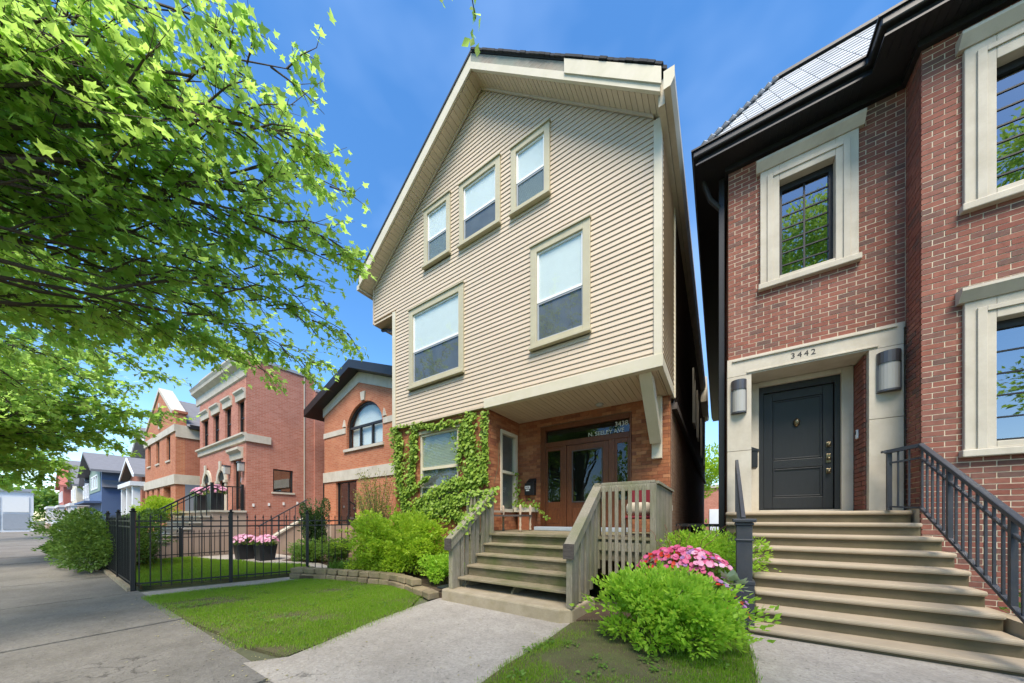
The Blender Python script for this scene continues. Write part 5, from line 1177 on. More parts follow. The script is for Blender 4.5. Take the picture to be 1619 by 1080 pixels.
# ---- white narrow house
Y5 = 4.9; DX = -2.6; DZ = 0.5
h5 = thing('white_porch_house', 'narrow white house with gabled upper bay and columned porch', 'house', (-36.6, Y5, 0))
part('wall', MB().box(-39.6, -33.9, Y5 + 0.9, 18, 0, 6.3), 'grey_paint', h5)
part('upper_bay', MB().box(-37.6, -34.0, Y5 + 0.3, Y5 + 0.899, 4.2, 6.4), 'white_paint', h5)
part('gable', MB().prism([(-38.2, 6.4), (-33.4, 6.4), (-35.7, 7.7)], 'y', Y5 + 0.35, 9), 'green_siding', h5)
for a, b in (((-38.7, 6.25), (-35.7, 8.0)), ((-32.9, 6.25), (-35.7, 8.0))):
    part('roof', MB().prism([a, b, (b[0], b[1] + 0.18), (a[0], a[1] + 0.18)], 'y', Y5 - 0.3, 9), 'grey_shingle', h5)
    part('rake_board', MB().prism([(a[0], a[1] - 0.05), (b[0], b[1] - 0.05), (b[0], b[1] + 0.17), (a[0], a[1] + 0.17)], 'y', Y5 - 0.36, Y5 - 0.301), 'white_paint', h5)
for k in range(2): plain_window(h5, -37.3 + 1.7 * k, -36.0 + 1.7 * k, 4.6, 6.1, Y5 + 0.17, frame='white_paint', sill=None)
part('porch_roof', MB().box(-39.2, -34.0, Y5 - 0.9, Y5 + 0.29, 3.75, 4.05), 'white_paint', h5)
for x in (-38.9, -36.6, -34.4): part('column', MB().box(x - 0.18, x + 0.18, Y5 - 0.75, Y5 - 0.4, 0.9, 3.75), 'white_paint', h5)
part('porch_floor', MB().box(-39, -34, Y5 - 0.8, Y5 + 0.29, 0, 0.9), 'cut_stone', h5)
# ---- small brick gable house
h6 = thing('small_gable_house', 'small brick house with white-edged gable next to the blue house', 'house', (-43, 5.0, 0))
part('wall', MB().box(-46, -40.4, 5.4, 18, 0, 5.0), 'brick_far', h6); part('gable', MB().prism([(-46, 5.0), (-40.4, 5.0), (-43, 6.3)], 'y', 5.4, 12), 'brick_far', h6)
for a, b in (((-46.6, 4.9), (-43, 6.5)), ((-39.9, 4.9), (-43, 6.5))):
    part('roof', MB().prism([a, b, (b[0], b[1] + 0.2), (a[0], a[1] + 0.2)], 'y', 4.9, 12), 'grey_shingle', h6); part('rake_board', MB().prism([(a[0], a[1] - 0.05), (b[0], b[1] - 0.05), (b[0], b[1] + 0.2), (a[0], a[1] + 0.2)], 'y', 4.82, 4.899), 'white_paint', h6)
plain_window(h6, -43.4, -42.4, 3.6, 4.6, 5.28, sill='limestone')
# ---- blue house
h7 = thing('blue_house', 'blue clapboard house with grey gable roof and white triple window', 'house', (-53, 4, 0))
part('wall', MB().box(-58.5, -48.4, 4.0, 16, 0, 6.0), 'blue_siding', h7)
part('shingle_band', MB().prism([(-48.395, 4.5), (-48.1, 4.4), (-48.395, 5.1)], 'y', 4.0, 16), 'grey_shingle', h7)
part('gable', MB().prism([(-58.5, 6.0), (-48.4, 6.0), (-54.5, 8.0)], 'y', 4.0, 16), 'green_siding', h7)
part('front_panel', MB().box(-58.0, -49.2, 3.96, 3.999, 4.1, 6.2), 'green_siding', h7)
for a, b in (((-60.6, 6.0), (-54.5, 8.05)), ((-47.6, 5.75), (-54.5, 8.05))): part('roof', MB().prism([a, b, (b[0], b[1] + 0.22), (a[0], a[1] + 0.22)], 'y', 3.3, 16), 'grey_shingle', h7)
for k in range(3): plain_window(h7, -56.2 + 1.9 * k, -54.6 + 1.9 * k, 4.4, 5.8, 3.83, frame='white_paint', sill=None, fw=0.14)
part('porch_roof', MB().box(-58.5, -48.6, 3.0, 3.95, 2.9, 3.1), 'blue_siding', h7)
# ---- farther down the street
def far_house(name, label, x0, x1, y, h, peak, mat, roofm, win=True, trimm='white_paint'):
    t = thing(name, label, 'house', ((x0 + x1) / 2, y, 0))
    part('wall', MB().box(x0, x1, y, y + 12, 0, h), mat, t); c = (x0 + x1) / 2
    if peak > h:
        part('gable', MB().prism([(x0, h), (x1, h), (c, peak)], 'y', y + 0.02, y + 11.9), mat, t)
        for xe in (x0 - 0.4, x1 + 0.4): part('roof', MB().prism([(xe, h - 0.15), (c, peak), (c, peak + 0.3), (xe, h + 0.15)], 'y', y - 0.4, y + 12), roofm, t)
    else: part('roof', MB().box(x0 - 0.2, x1 + 0.2, y - 0.3, y + 12, h, h + 0.3), trimm, t)
    part('porch_roof', MB().box(x0, x1, y - 1.4, y - 0.003, 2.9, 3.2), trimm, t)
    for k in range(3): xx = x0 + 0.3 + (x1 - x0 - 0.6) * k / 2; part('column', MB().box(xx - 0.2, xx + 0.2, y - 1.3, y - 0.9, 0.7, 2.9), trimm, t)
    part('porch_floor', MB().box(x0, x1, y - 1.4, y - 0.003, 0, 0.7), 'cut_stone', t)
    for k in range(3): xx = x0 + (x1 - x0) * (k + 0.5) / 3; plain_window(t, xx - 0.5, xx + 0.5, 3.9, 5.5, y - 0.2, frame=trimm, sill=None, fw=0.1)
    return t
far_house('grey_house', 'grey-blue house with dark walls left of the blue house', -68, -60.5, 4.2, 5.6, 7.6, 'grey_paint', 'grey_shingle')
far_house('tan_gable_house', 'distant tan house with steep gable and white porch columns', -78, -70, 3.8, 5.8, 8.6, 'cream', 'grey_shingle')
far_house('red_roof_house', 'distant house with red walls near the end of the sidewalk', -90, -80, 3.2, 6.2, 8.8, 'red_brick_plain', 'red_brick_plain')
far_house('tall_grey_house', 'distant tall grey house rising behind the red one', -112, -100, 4.5, 10.5, 12.5, 'grey_paint', 'grey_shingle')
gw = thing('garden_wall', 'low pale garden wall with tan coping beyond the round bush', 'wall', (-46, 1.9, 0))
part('wall', MB().box(-60, -33, 1.62, 1.9, 0, 1.35), 'white_paint', gw); part('coping', MB().box(-60.1, -32.9, 1.55, 1.97, 1.352, 1.5), 'limestone', gw)
part('pier', MB().box(-33.1, -32.6, 1.5, 2.0, 0, 1.75), 'white_paint', gw)
fg = thing('white_garage', 'white panelled garage front at the far left end of the street', 'garage', (-64, -1.2, 0))
part('wall', MB().box(-74, -64, -5.2, 0.62, 0, 4.4), 'white_paint', fg); part('roof_edge', MB().box(-74.2, -63.8, -5.4, 0.8, 4.4, 4.7), 'grey_paint', fg)
for k in range(3): part('door_panel', MB().box(-63.99, -63.93, -4.6 + 1.7 * k, -3.05 + 1.7 * k, 0.3, 2.0), 'grey_paint', fg); part('door_panel', MB().box(-63.99, -63.93, -4.6 + 1.7 * k, -3.05 + 1.7 * k, 2.15, 3.8), 'white_plain', fg)
# beyond the gap between the two near houses
ga = thing('alley_garage', 'far pink brick building seen through the gap between the two houses', 'building', (0, 46, 0))
part('wall', MB().box(-6, 8, 46, 52, 0, 5.2), 'brick_far_pink', ga); part('door', MB().box(-1.0, 0.6, 45.9, 45.99, 0, 2.6), 'white_paint', ga); part('roof_edge', MB().box(-6.2, 8.2, 45.8, 52, 5.2, 5.5), 'limestone', ga)
gt = thing('gap_gate', 'low black metal gate across the gap between the two houses', 'gate', (-0.3, 7.9, 0))
part('top_rail', MB().box(-0.80, 0.12, 7.88, 7.93, 1.28, 1.34), 'black_metal', gt); part('bottom_rail', MB().box(-0.80, 0.12, 7.88, 7.93, 0.2, 0.26), 'black_metal', gt)
for k in range(8): part('bar', MB().box(-0.78 + k * 0.12, -0.76 + k * 0.12, 7.895, 7.915, 0.05, 1.278), 'black_metal', gt)

# ================================================================== FENCES
def fence(name, label, a, b, h, n_post, spacing, group=None, inner_h=None):
    a, b = Vector(a), Vector(b); L = (b - a).length; d = (b - a) / L; ang = math.atan2(d.y, d.x)
    t = thing(name, label, 'fence', tuple(a), group)
    pm = MB().box(-0.032, 0.032, -0.032, 0.032, 0, h + 0.08); pm.lathe([(0.045, h + 0.081), (0.05, h + 0.10), (0.02, h + 0.115), (0.03, h + 0.14), (0.0, h + 0.17)], (0, 0, 0), 8)
    pm = pm.mesh('post'); pm.materials.append(MATS['black_metal'])
    km = MB().box(-0.009, 0.009, -0.009, 0.009, 0.05, h - 0.03); km.add([(-0.017, 0, h - 0.03), (0, -0.006, h - 0.03), (0.017, 0, h - 0.03), (0, 0.006, h - 0.03), (0, 0, h + 0.06), (0, 0, h - 0.05)], [(0, 1, 4), (1, 2, 4), (2, 3, 4), (3, 0, 4), (1, 0, 5), (2, 1, 5), (3, 2, 5), (0, 3, 5)])
    km = km.mesh('picket'); km.materials.append(MATS['black_metal'])
    for i in range(n_post): piece('post', pm, t, a + d * (L * i / (n_post - 1)), rot=(0, 0, ang))
    n = int(L / spacing)
    for i in range(n):
        s = (i + 0.5) * L / n; piece('picket', km, t, a + d * s, rot=(random.uniform(-0.006, 0.006), random.uniform(-0.006, 0.006), ang))
    for z in (0.14, h - 0.10, h - 0.22): part('rail', MB().bar(a + Vector((0, 0, z)), b + Vector((0, 0, z)), 0.018, 0.03), 'black_metal', t)
    return t
fence('iron_fence', 'black iron picket fence running from the sidewalk corner towards the houses', (-9.82, 1.2, 0), (-8.35, 5.35, 0), 1.50, 4, 0.15)
fence('iron_fence', 'black iron picket fence along the sidewalk behind the round bush', (-13.9, 1.25, 0), (-9.9, 1.2, 0), 1.50, 3, 0.13)
fence('low_iron_fence', 'low iron fence across the bright lawn before the stone stoop', (-15.85, 1.6, 0.06), (-15.85, 4.4, 0.06), 0.95, 3, 0.14)
kf = part('fence_kerb', MB().bar((-13.9, 1.25, 0.03), (-9.86, 1.19, 0.03), 0.14, 0.1), 'concrete_old'); tag(kf, 'low concrete edge under the sidewalk fence', 'kerb')
sb = part('spotlight', MB().box(-8.62, -8.48, 3.86, 4.0, 0.12, 0.24), 'pot_black', bevel=0.01); tag(sb, 'small dark garden spotlight at the end of the stone edging', 'spotlight')

# stone edging of the planting bed
ed = thing('stone_edging', 'row of mossy stone blocks edging the bed under the yellow-green shrub', 'edging', (-6.5, 4.1, 0))
path = [gz(*p)[:2] for p in ((462, 914), (520, 917), (570, 921), (620, 926), (660, 938), (688, 948))]
seg = []; 
for i in range(len(path) - 1):
    a, b = path[i], path[i + 1]; L = np.linalg.norm(b - a); n = max(1, int(round(L / 0.34)))
    for k in range(n): seg.append((a + (b - a) * k / n, a + (b - a) * (k + 1) / n))
for row in range(2):
    for i, (a, b) in enumerate(seg):
        if row == 1 and i > len(seg) - 3: continue
        c = (a + b) / 2; L = np.linalg.norm(b - a); ang = math.atan2(b[1] - a[1], b[0] - a[0]) + random.uniform(-0.12, 0.12)
        mb = MB(); hx, hy, hz = L * 0.48, 0.11, 0.068
        c8 = [Vector((sx * hx * random.uniform(0.88, 1), sy * hy * random.uniform(0.85, 1.05), sz * hz * random.uniform(0.85, 1))) for sz in (-1, 1) for sx, sy in ((-1, -1), (1, -1), (1, 1), (-1, 1))]
        mb.add(c8, [(0, 3, 2, 1), (4, 5, 6, 7), (0, 1, 5, 4), (1, 2, 6, 5), (2, 3, 7, 6), (3, 0, 4, 7)])
        me = mb.mesh('stone'); me.materials.append(MATS['edging_stone'])
        o = piece('stone', me, ed, (c[0] + random.uniform(-0.01, 0.01), c[1] + 0.03 * row, 0.068 + row * 0.132), rot=(random.uniform(-0.05, 0.05), random.uniform(-0.05, 0.05), ang))
        bv = o.modifiers.new('bevel', 'BEVEL'); bv.width = 0.018; bv.segments = 2
# ================================================================== PLANTS
def shrub(name, label, centre, rad, n, leaf, mat, cat='shrub', lumps=14, up=0.5, stems=10, stem_mat='stem', template='leaf', seed=1, flat_bottom=0.0, spiky=0.0, lrs=0.85, sprays=0.12, group=None, inner=0.55):
    r = np.random.default_rng(seed); c = np.array(centre, float); rad = np.array(rad, float)
    t = thing(name, label, cat, (c[0], c[1], max(c[2] - rad[2], 0)), group)
    # lumps: sub-spheres spread over the body so that the outline is uneven
    d = r.normal(size=(lumps, 3)); d /= np.linalg.norm(d, axis=1, keepdims=True); d[:, 2] = r.uniform(-0.85, 0.95, lumps)
    lc = d * r.uniform(0.35, 0.82, (lumps, 1)); lr = r.uniform(0.26, 0.50, lumps) * lrs
    k = r.integers(0, lumps, n); q = r.normal(size=(n, 3)); q /= np.linalg.norm(q, axis=1, keepdims=True)
    f = r.uniform(inner, 1.0, n) ** 0.6 * (1 + spiky * np.maximum(0, r.normal(0, 1, n)))
    p = (lc[k] + q * (lr[k] * f)[:, None]) * rad + c
    gmin = max(c[2] - rad[2], 0.02)
    keep = p[:, 2] > gmin + 0.03 + flat_bottom; p, q = p[keep], q[keep]; n = len(p)
    # loose sprays that break the outline
    ns_ = int(sprays * n); 
    if ns_:
        k2 = r.integers(0, 90, ns_); sd0 = r.normal(size=(90, 3)); sd0 /= np.linalg.norm(sd0, axis=1, keepdims=True); sd0[:, 2] = np.abs(sd0[:, 2]) * 0.9 - 0.1
        ln_ = r.uniform(1.0, 1.28, 90); tt = r.uniform(0.6, 1.0, ns_); sp_ = sd0[k2] * (tt * ln_[k2])[:, None] * rad + c + r.normal(0, 0.018, (ns_, 3)); sp_ = sp_[sp_[:, 2] > gmin + 0.03]
        p = np.concatenate([p, sp_]); q = np.concatenate([q, (sp_ - c) / rad]); n = len(p)
    outd = q * 0.8 + (p - c) / rad * 0.5 + np.array((0, 0, up)) + r.normal(0, 0.45, (n, 3))
    nd = np.array((0, 0, 1.0)) + q * 0.7 + r.normal(0, 0.45, (n, 3))
    M = frames(p, outd, nd, leaf * r.uniform(0.6, 1.3, n))
    T = {'leaf': (LEAF_V, LEAF_F), 'ivy': (IVY_V, IVY_F), 'blade': (BLADE_V, BLADE_F)}[template]
    part('foliage', cloud_mesh('foliage', *T, M, woff(t)), mat, t, kind='stuff')
    mb = MB()
    for i in range(stems):
        e = lc[i % lumps] * rad + c; b = np.array((c[0] + r.uniform(-.15, .15) * rad[0], c[1] + r.uniform(-.15, .15) * rad[1], gmin - 0.05))
        m_ = (b + e) / 2 + np.array((e[0] - b[0], e[1] - b[1], 0)) * -0.12 + r.normal(0, 0.02, 3)
        mb.tube([tuple(b), tuple(m_), tuple(e)], [0.016, 0.011, 0.005], 5)
    part('stems', mb, stem_mat, t, kind='stuff')
    return t
shrub('spirea_shrub', 'lime green leafy shrub in front of the flower bed by the stone stairs', (-0.52, 3.92, 0.42), (0.84, 0.58, 0.53), 10500, 0.066, 'barberry_leaf', lumps=60, seed=3, up=0.7, spiky=0.2, stems=30, lrs=0.52)
shrub('yellow_shrub', 'bright yellow-green spreading shrub behind the stone edging', (-6.7, 5.05, 0.78), (2.0, 0.85, 0.98), 28000, 0.074, 'spirea_leaf', lumps=60, seed=5, up=0.4, spiky=0.12, stems=24, lrs=0.55)
shrub('yellow_shrub', 'lower yellow-green shrub spilling from the bed next to the wooden stairs', (-4.75, 4.75, 0.38), (0.50, 0.40, 0.36), 6000, 0.055, 'barberry_leaf', lumps=20, seed=6, up=0.3)
shrub('boxwood_shrub', 'mid green shrub behind the pink flowers', (-0.22, 5.70, 0.76), (0.75, 0.55, 0.66), 11000, 0.046, 'barberry_leaf', lumps=30, seed=8, sprays=0.05)
shrub('round_bush', 'large round dark green bush overhanging the sidewalk', (-14.9, 1.30, 0.80), (2.6, 1.15, 0.95), 42000, 0.07, 'hedge_leaf', lumps=70, seed=9, up=0.3, inner=0.6, sprays=0.03)
shrub('low_hosta', 'low variegated plant at the sidewalk edge beyond the round bush', (-21.0, 0.95, 0.3), (1.6, 0.5, 0.36), 2500, 0.16, 'box_leaf', cat='plant', lumps=16, seed=10)
shrub('conical_yew', 'dark green upright evergreen in front of the brick house steps', (-12.75, 6.0, 1.02), (0.52, 0.5, 1.25), 14000, 0.06, 'yew_leaf', lumps=30, seed=12, up=0.8)
shrub('clipped_hedge', 'clipped green hedge beside the flower pots', (-11.1, 5.0, 0.40), (0.95, 0.42, 0.44), 9000, 0.05, 'box_leaf', lumps=26, seed=14)
shrub('clipped_hedge', 'clipped green hedge nearer the yellow-green shrub', (-10.0, 5.3, 0.42), (0.75, 0.45, 0.46), 8000, 0.05, 'box_leaf', lumps=24, seed=15)
shrub('yard_shrub', 'light green shrubs rising behind the stoop railing', (-21.4, 3.2, 1.75), (1.9, 0.6, 0.75), 9000, 0.08, 'spirea_leaf', lumps=30, seed=16)
shrub('bay_shrub', 'leafy shrub under the bay window beside the stone stairs', (3.15, 5.6, 0.42), (0.5, 0.6, 0.50), 8000, 0.05, 'box_leaf', lumps=24, seed=18)
shrub('alley_tree', 'pale green treetop far behind the gap between the houses', (-2.0, 40, 6.0), (4.0, 3.0, 3.2), 5000, 0.3, 'spirea_leaf', cat='tree', lumps=20, seed=19, stems=8)
# blade plant at the end of the edging
n = 160; a = RNG.uniform(0, 2 * pi, n); p = np.stack([-8.0 + RNG.normal(0, 0.13, n), 4.35 + RNG.normal(0, 0.1, n), np.full(n, 0.12)], 1)
up = np.stack([np.cos(a) * 0.9, np.sin(a) * 0.9, np.full(n, 1.0)], 1)
M = frames(p, up, np.stack([-np.cos(a), -np.sin(a), np.ones(n)], 1), RNG.uniform(0.2, 0.36, n)); M[:, :, 0] *= 2
tag(part('iris_clump', cloud_mesh('iris_clump', BLADE_V, BLADE_F, M), 'box_leaf'), 'clump of strappy green leaves at the end of the stone edging', 'plant')

# loose twiggy bush beside the brick bay
tw = thing('twiggy_bush', 'loose olive-green twiggy bush in front of the arched window house', 'shrub', (-8.8, 5.95, 0))
mb = MB(); P = []; D = []
r = np.random.default_rng(21)
for i in range(70):
    a = r.uniform(0, 2 * pi); ln = r.uniform(1.6, 3.0); e = np.array((-9.0 + cos(a) * r.uniform(0.2, 1.25), 6.0 + sin(a) * r.uniform(0.1, 0.6), ln)); b = np.array((-8.8 + r.normal(0, 0.08), 5.95 + r.normal(0, 0.08), 0.0))
    m_ = b * 0.5 + e * 0.5 + np.array((-(e[0] - b[0]) * 0.15, 0, 0.15)); mb.tube([tuple(b), tuple(m_), tuple(e)], [0.012, 0.007, 0.003], 4)
    for s in r.uniform(0.3, 1.0, 85):
        q = (1 - s) ** 2 * b + 2 * s * (1 - s) * m_ + s * s * e; P.append(q + r.normal(0, 0.06, 3)); D.append(e - b)
part('branches', mb, 'stem', tw, kind='stuff'); P = np.array(P); D = np.array(D); n = len(P)
part('foliage', cloud_mesh('foliage', LEAF_V, LEAF_F, frames(P, D / 2 + r.normal(0, 0.7, (n, 3)), r.normal(0, 1, (n, 3)) + np.array((0, 0, 1)), r.uniform(0.03, 0.065, n)), woff(tw)), 'olive_leaf', tw, kind='stuff')

# ivy on the brick bay and the left handrail
ivy = thing('wall_ivy', 'green ivy climbing the brick round the ground floor window and down the stair rail', 'ivy', (-6.2, Y0, 0.1))
def cr(x, y): return (600 + x / 3.0, 620 + y / 3.0)
strokes = [([(70, 170), (90, 260), (85, 360), (105, 460), (130, 560)], 44, 1700), ([(60, 165), (150, 150), (260, 165), (370, 140)], 22, 700), ([(160, 180), (165, 280), (150, 380), (150, 470)], 34, 1000),
           ([(430, 95), (425, 200), (440, 300), (450, 400)], 38, 1100), ([(500, 100), (505, 220), (500, 330), (480, 430)], 26, 800), ([(395, 130), (390, 230), (380, 330)], 14, 350),
           ([(170, 540), (260, 480), (330, 440), (430, 420), (530, 400)], 40, 2300), ([(200, 570), (300, 530), (400, 500), (500, 500)], 44, 2600), ([(350, 560), (400, 600), (420, 640)], 30, 500), ([(540, 430), (560, 350), (565, 240)], 8, 60), ([(120, 480), (200, 430), (230, 400)], 18, 300), ([(110, 230), (120, 380), (140, 520)], 90, 260), ([(400, 150), (430, 300), (400, 480)], 90, 420), ([(120, 560), (250, 570), (380, 570)], 60, 700)]
P = []
for pts, wid, cnt in strokes:
    q = np.array([gy(*cr(*p), Y0) for p in pts]); t_ = RNG.uniform(0, len(pts) - 1.001, int(cnt * 0.62)); i = t_.astype(int); f = (t_ - i)[:, None]
    p = q[i] * (1 - f) + q[i + 1] * f; w_ = wid / 3.0 / F_PX * 7.2
    p[:, 0] += RNG.normal(0, w_ * 0.55, len(p)); p[:, 2] += RNG.normal(0, w_ * 0.4, len(p)); p[:, 1] = Y0 + 0.02 - np.abs(RNG.normal(0, 0.045, len(p)))
    P.append(p[(p[:, 0] < -4.62) & (p[:, 2] < ZB + 0.08) & (p[:, 2] > 0.3)])
P = np.concatenate(P); n = len(P)
nd = np.array((0, -1.0, 0.45)) + RNG.normal(0, 0.35, (n, 3)); dn = np.array((0, -0.35, -1.0)) + RNG.normal(0, 0.5, (n, 3))
part('foliage', cloud_mesh('foliage', IVY_V, IVY_F, frames(P, dn, nd, RNG.uniform(0.05, 0.10, n)), woff(ivy)), 'ivy_leaf', ivy, kind='stuff')
mb = MB()
for pts, wid, cnt in strokes:
    q = [tuple(gy(*cr(*p), Y0)) for p in pts]; mb.tube([(x, Y0 + 0.03, z) for x, y, z in q], 0.008, 5)
part('stems', mb, 'stem', ivy, kind='stuff')
n = 520; s = RNG.uniform(0, 1, n); y = 4.2 + 1.25 * s; p = np.stack([-4.02 + RNG.normal(0, 0.06, n), y, 1.2 + 0.745 * (y - 4.22) - np.abs(RNG.normal(0, 0.10, n)) + 0.02], 1)
n2 = 260; p2 = np.stack([RNG.uniform(-4.65, -3.95, n2), 5.36 + RNG.normal(0, 0.06, n2), 2.06 - np.abs(RNG.normal(0, 0.10, n2))], 1); p = np.concatenate([p[RNG.uniform(0, 1, n) < 0.25 + 0.75 * s], p2]); n = len(p)
part('rail_foliage', cloud_mesh('rail_foliage', IVY_V, IVY_F, frames(p, np.array((0.3, -0.4, -0.8)) + RNG.normal(0, 0.5, (n, 3)), np.array((0.5, -0.6, 0.7)) + RNG.normal(0, 0.4, (n, 3)), RNG.uniform(0.05, 0.09, n)), woff(ivy)), 'ivy_leaf', ivy, kind='stuff')

# flowers
def flower_mass(par, name, c, rad, n, size, mat, seed, dome=True):
    r = np.random.default_rng(seed); a = r.uniform(0, 2 * pi, n); q = np.sqrt(r.uniform(0, 1, n))
    p = np.stack([c[0] + rad[0] * q * np.cos(a), c[1] + rad[1] * q * np.sin(a), c[2] + rad[2] * np.sqrt(np.clip(1 - q * q, 0, 1)) + r.normal(0, 0.012, n)], 1)
    nd = np.stack([np.cos(a) * q, np.sin(a) * q - 0.3, 0.9 * np.ones(n)], 1) + r.normal(0, 0.25, (n, 3))
    yd = np.cross(nd, r.normal(0, 1, (n, 3)))
    return part(name, cloud_mesh(name, PETAL_V, PETAL_F, frames(p, yd, nd, size * r.uniform(0.7, 1.2, n)), woff(par)), mat, par, kind='stuff')
fb = thing('flower_planter', 'dark planter full of pink petunias beside the iron newel post', 'planter', (-0.35, 4.95, 0.05))
part('pot', MB().lathe([(0.26, 0.0), (0.36, 0.40), (0.38, 0.43), (0.34, 0.43), (0.32, 0.40)], (-0.33, 4.95, 0.062), 20), 'pot_black', fb, smooth=True)
n = 3200; r = np.random.default_rng(31); q = unitv(n); q[:, 2] = np.abs(q[:, 2]); p = np.array((-0.40, 4.95, 0.48)) + q * np.array((0.58, 0.42, 0.46)) * r.uniform(0.5, 1.0, (n, 1))
part('foliage', cloud_mesh('foliage', LEAF_V, LEAF_F, frames(p, q + r.normal(0, 0.6, (n, 3)), q + np.array((0, 0, 0.7)) + r.normal(0, 0.4, (n, 3)), r.uniform(0.03, 0.06, n)), woff(fb)), 'box_leaf', fb, kind='stuff')
flower_mass(fb, 'petals', (-0.42, 4.95, 0.66), (0.60, 0.34, 0.38), 230, 0.075, 'petal_pink', 41)
flower_mass(fb, 'red_petals', (-0.62, 4.93, 0.66), (0.36, 0.32, 0.33), 40, 0.07, 'petal_red', 45)
flower_mass(fb, 'purple_petals', (-0.36, 4.93, 0.67), (0.5, 0.34, 0.36), 26, 0.07, 'petal_purple', 46)
flower_mass(fb, 'pale_petals', (-0.26, 4.93, 0.67), (0.42, 0.34, 0.36), 40, 0.08, 'petal_light', 42)
f2 = thing('bedding_flowers', 'small red and purple flowers below the pink petunias', 'flowers', (-0.1, 4.5, 0.06))
n = 2200; q = unitv(n); q[:, 2] = np.abs(q[:, 2]); p = np.array((-0.20, 4.60, 0.08)) + q * np.array((0.5, 0.22, 0.62)) * r.uniform(0.45, 1.0, (n, 1))
part('foliage', cloud_mesh('foliage', LEAF_V, LEAF_F, frames(p, q + r.normal(0, 0.6, (n, 3)), q + np.array((0, 0, 0.7)) + r.normal(0, 0.4, (n, 3)), r.uniform(0.03, 0.06, n)), woff(f2)), 'box_leaf', f2, kind='stuff')
flower_mass(f2, 'red_petals', (-0.18, 4.58, 0.12), (0.50, 0.22, 0.60), 60, 0.05, 'petal_red', 43); flower_mass(f2, 'purple_petals', (0.05, 4.58, 0.12), (0.26, 0.22, 0.60), 42, 0.05, 'petal_purple', 44)
n = 26; q = unitv(n); q[:, 2] = np.abs(q[:, 2]); p = np.concatenate([np.array((-0.40, 4.60, 0.60)) + q[:13] * np.array((0.22, 0.1, 0.14)), np.array((0.12, 4.62, 0.60)) + q[13:] * np.array((0.10, 0.1, 0.14))])
part('pale_leaves', cloud_mesh('pale_leaves', IVY_V, IVY_F, frames(p, q + np.array((0, -0.6, 0)), q + np.array((0, -0.5, 1)), np.full(n, 0.13)), woff(f2)), 'pale_leaf', f2, kind='stuff')
cw = thing('curly_twigs', 'bare reddish curly willow twigs rising behind the pink flowers', 'twigs', (-0.55, 5.4, 0.5))
mb = MB(); r = np.random.default_rng(55)
for i in range(9):
    p = np.array((-0.52 + r.normal(0, 0.06), 5.25, 0.6)); d = np.array((r.uniform(-0.5, 0.6), r.uniform(-0.2, 0.2), 1.0)); pts = [tuple(p)]
    for k in range(12):
        p = p + d * 0.075 + np.array((0.035 * sin(k * 1.7 + i), 0.02 * cos(k * 1.3 + i), 0)); d[2] *= 0.97; pts.append(tuple(p))
    mb.tube(pts, [0.008 - 0.0005 * k for k in range(13)], 5)
part('twig_bundle', mb, 'twig', cw)
def flower_pot(x, y, label):
    t = thing('flower_pot', label, 'planter', (x, y, 0.075), 'square pots of pink flowers on the garden path')
    part('pot', MB().loft([(x - 0.20, y - 0.20, 0.078), (x + 0.20, y - 0.20, 0.078), (x + 0.20, y + 0.20, 0.078), (x - 0.20, y + 0.20, 0.078)], [(x - 0.26, y - 0.26, 0.60), (x + 0.26, y - 0.26, 0.60), (x + 0.26, y + 0.26, 0.60), (x - 0.26, y + 0.26, 0.60)]), 'pot_black', t, bevel=0.01)
    n = 500; q = unitv(n); q[:, 2] = np.abs(q[:, 2]); p = np.array((x, y, 0.58)) + q * np.array((0.34, 0.3, 0.18)) * RNG.uniform(0.6, 1, (n, 1))
    part('foliage', cloud_mesh('foliage', LEAF_V, LEAF_F, frames(p, q + RNG.normal(0, 0.5, (n, 3)), q + np.array((0, 0, 0.6)), RNG.uniform(0.05, 0.09, n)), woff(t)), 'box_leaf', t, kind='stuff')
    flower_mass(t, 'petals', (x, y, 0.64), (0.42, 0.36, 0.24), 85, 0.11, 'petal_light', int(abs(x) * 100))
flower_pot(-13.55, 4.12, 'left black square pot of pink flowers behind the iron fence'); flower_pot(-12.62, 4.38, 'right black square pot of pink flowers behind the iron fence')
for x, y, lb in ((-19.2, 4.3, 'planter of pink flowers at the left arched door of the stoop'), (-17.3, 4.3, 'planter of pink flowers on the stoop near the tall door')):
    t = thing('stoop_planter', lb, 'planter', (x, y, LZ3), 'pink planters on the stoop')
    part('pot', MB().box(x - 0.25, x + 0.25, y - 0.2, y + 0.2, LZ3 + 0.002, LZ3 + 0.72), 'pot_black', t, bevel=0.01); flower_mass(t, 'petals', (x, y, LZ3 + 0.76), (0.40, 0.34, 0.26), 110, 0.13, 'petal_light', 71)
    n = 400; q = unitv(n); q[:, 2] = np.abs(q[:, 2]); p = np.array((x, y, LZ3 + 0.68)) + q * np.array((0.45, 0.35, 0.25)) * RNG.uniform(0.6, 1, (n, 1))
    part('foliage', cloud_mesh('foliage', LEAF_V, LEAF_F, frames(p, q + RNG.normal(0, 0.5, (n, 3)), q + np.array((0, 0, 0.6)), RNG.uniform(0.06, 0.1, n)), woff(t)), 'box_leaf', t, kind='stuff')

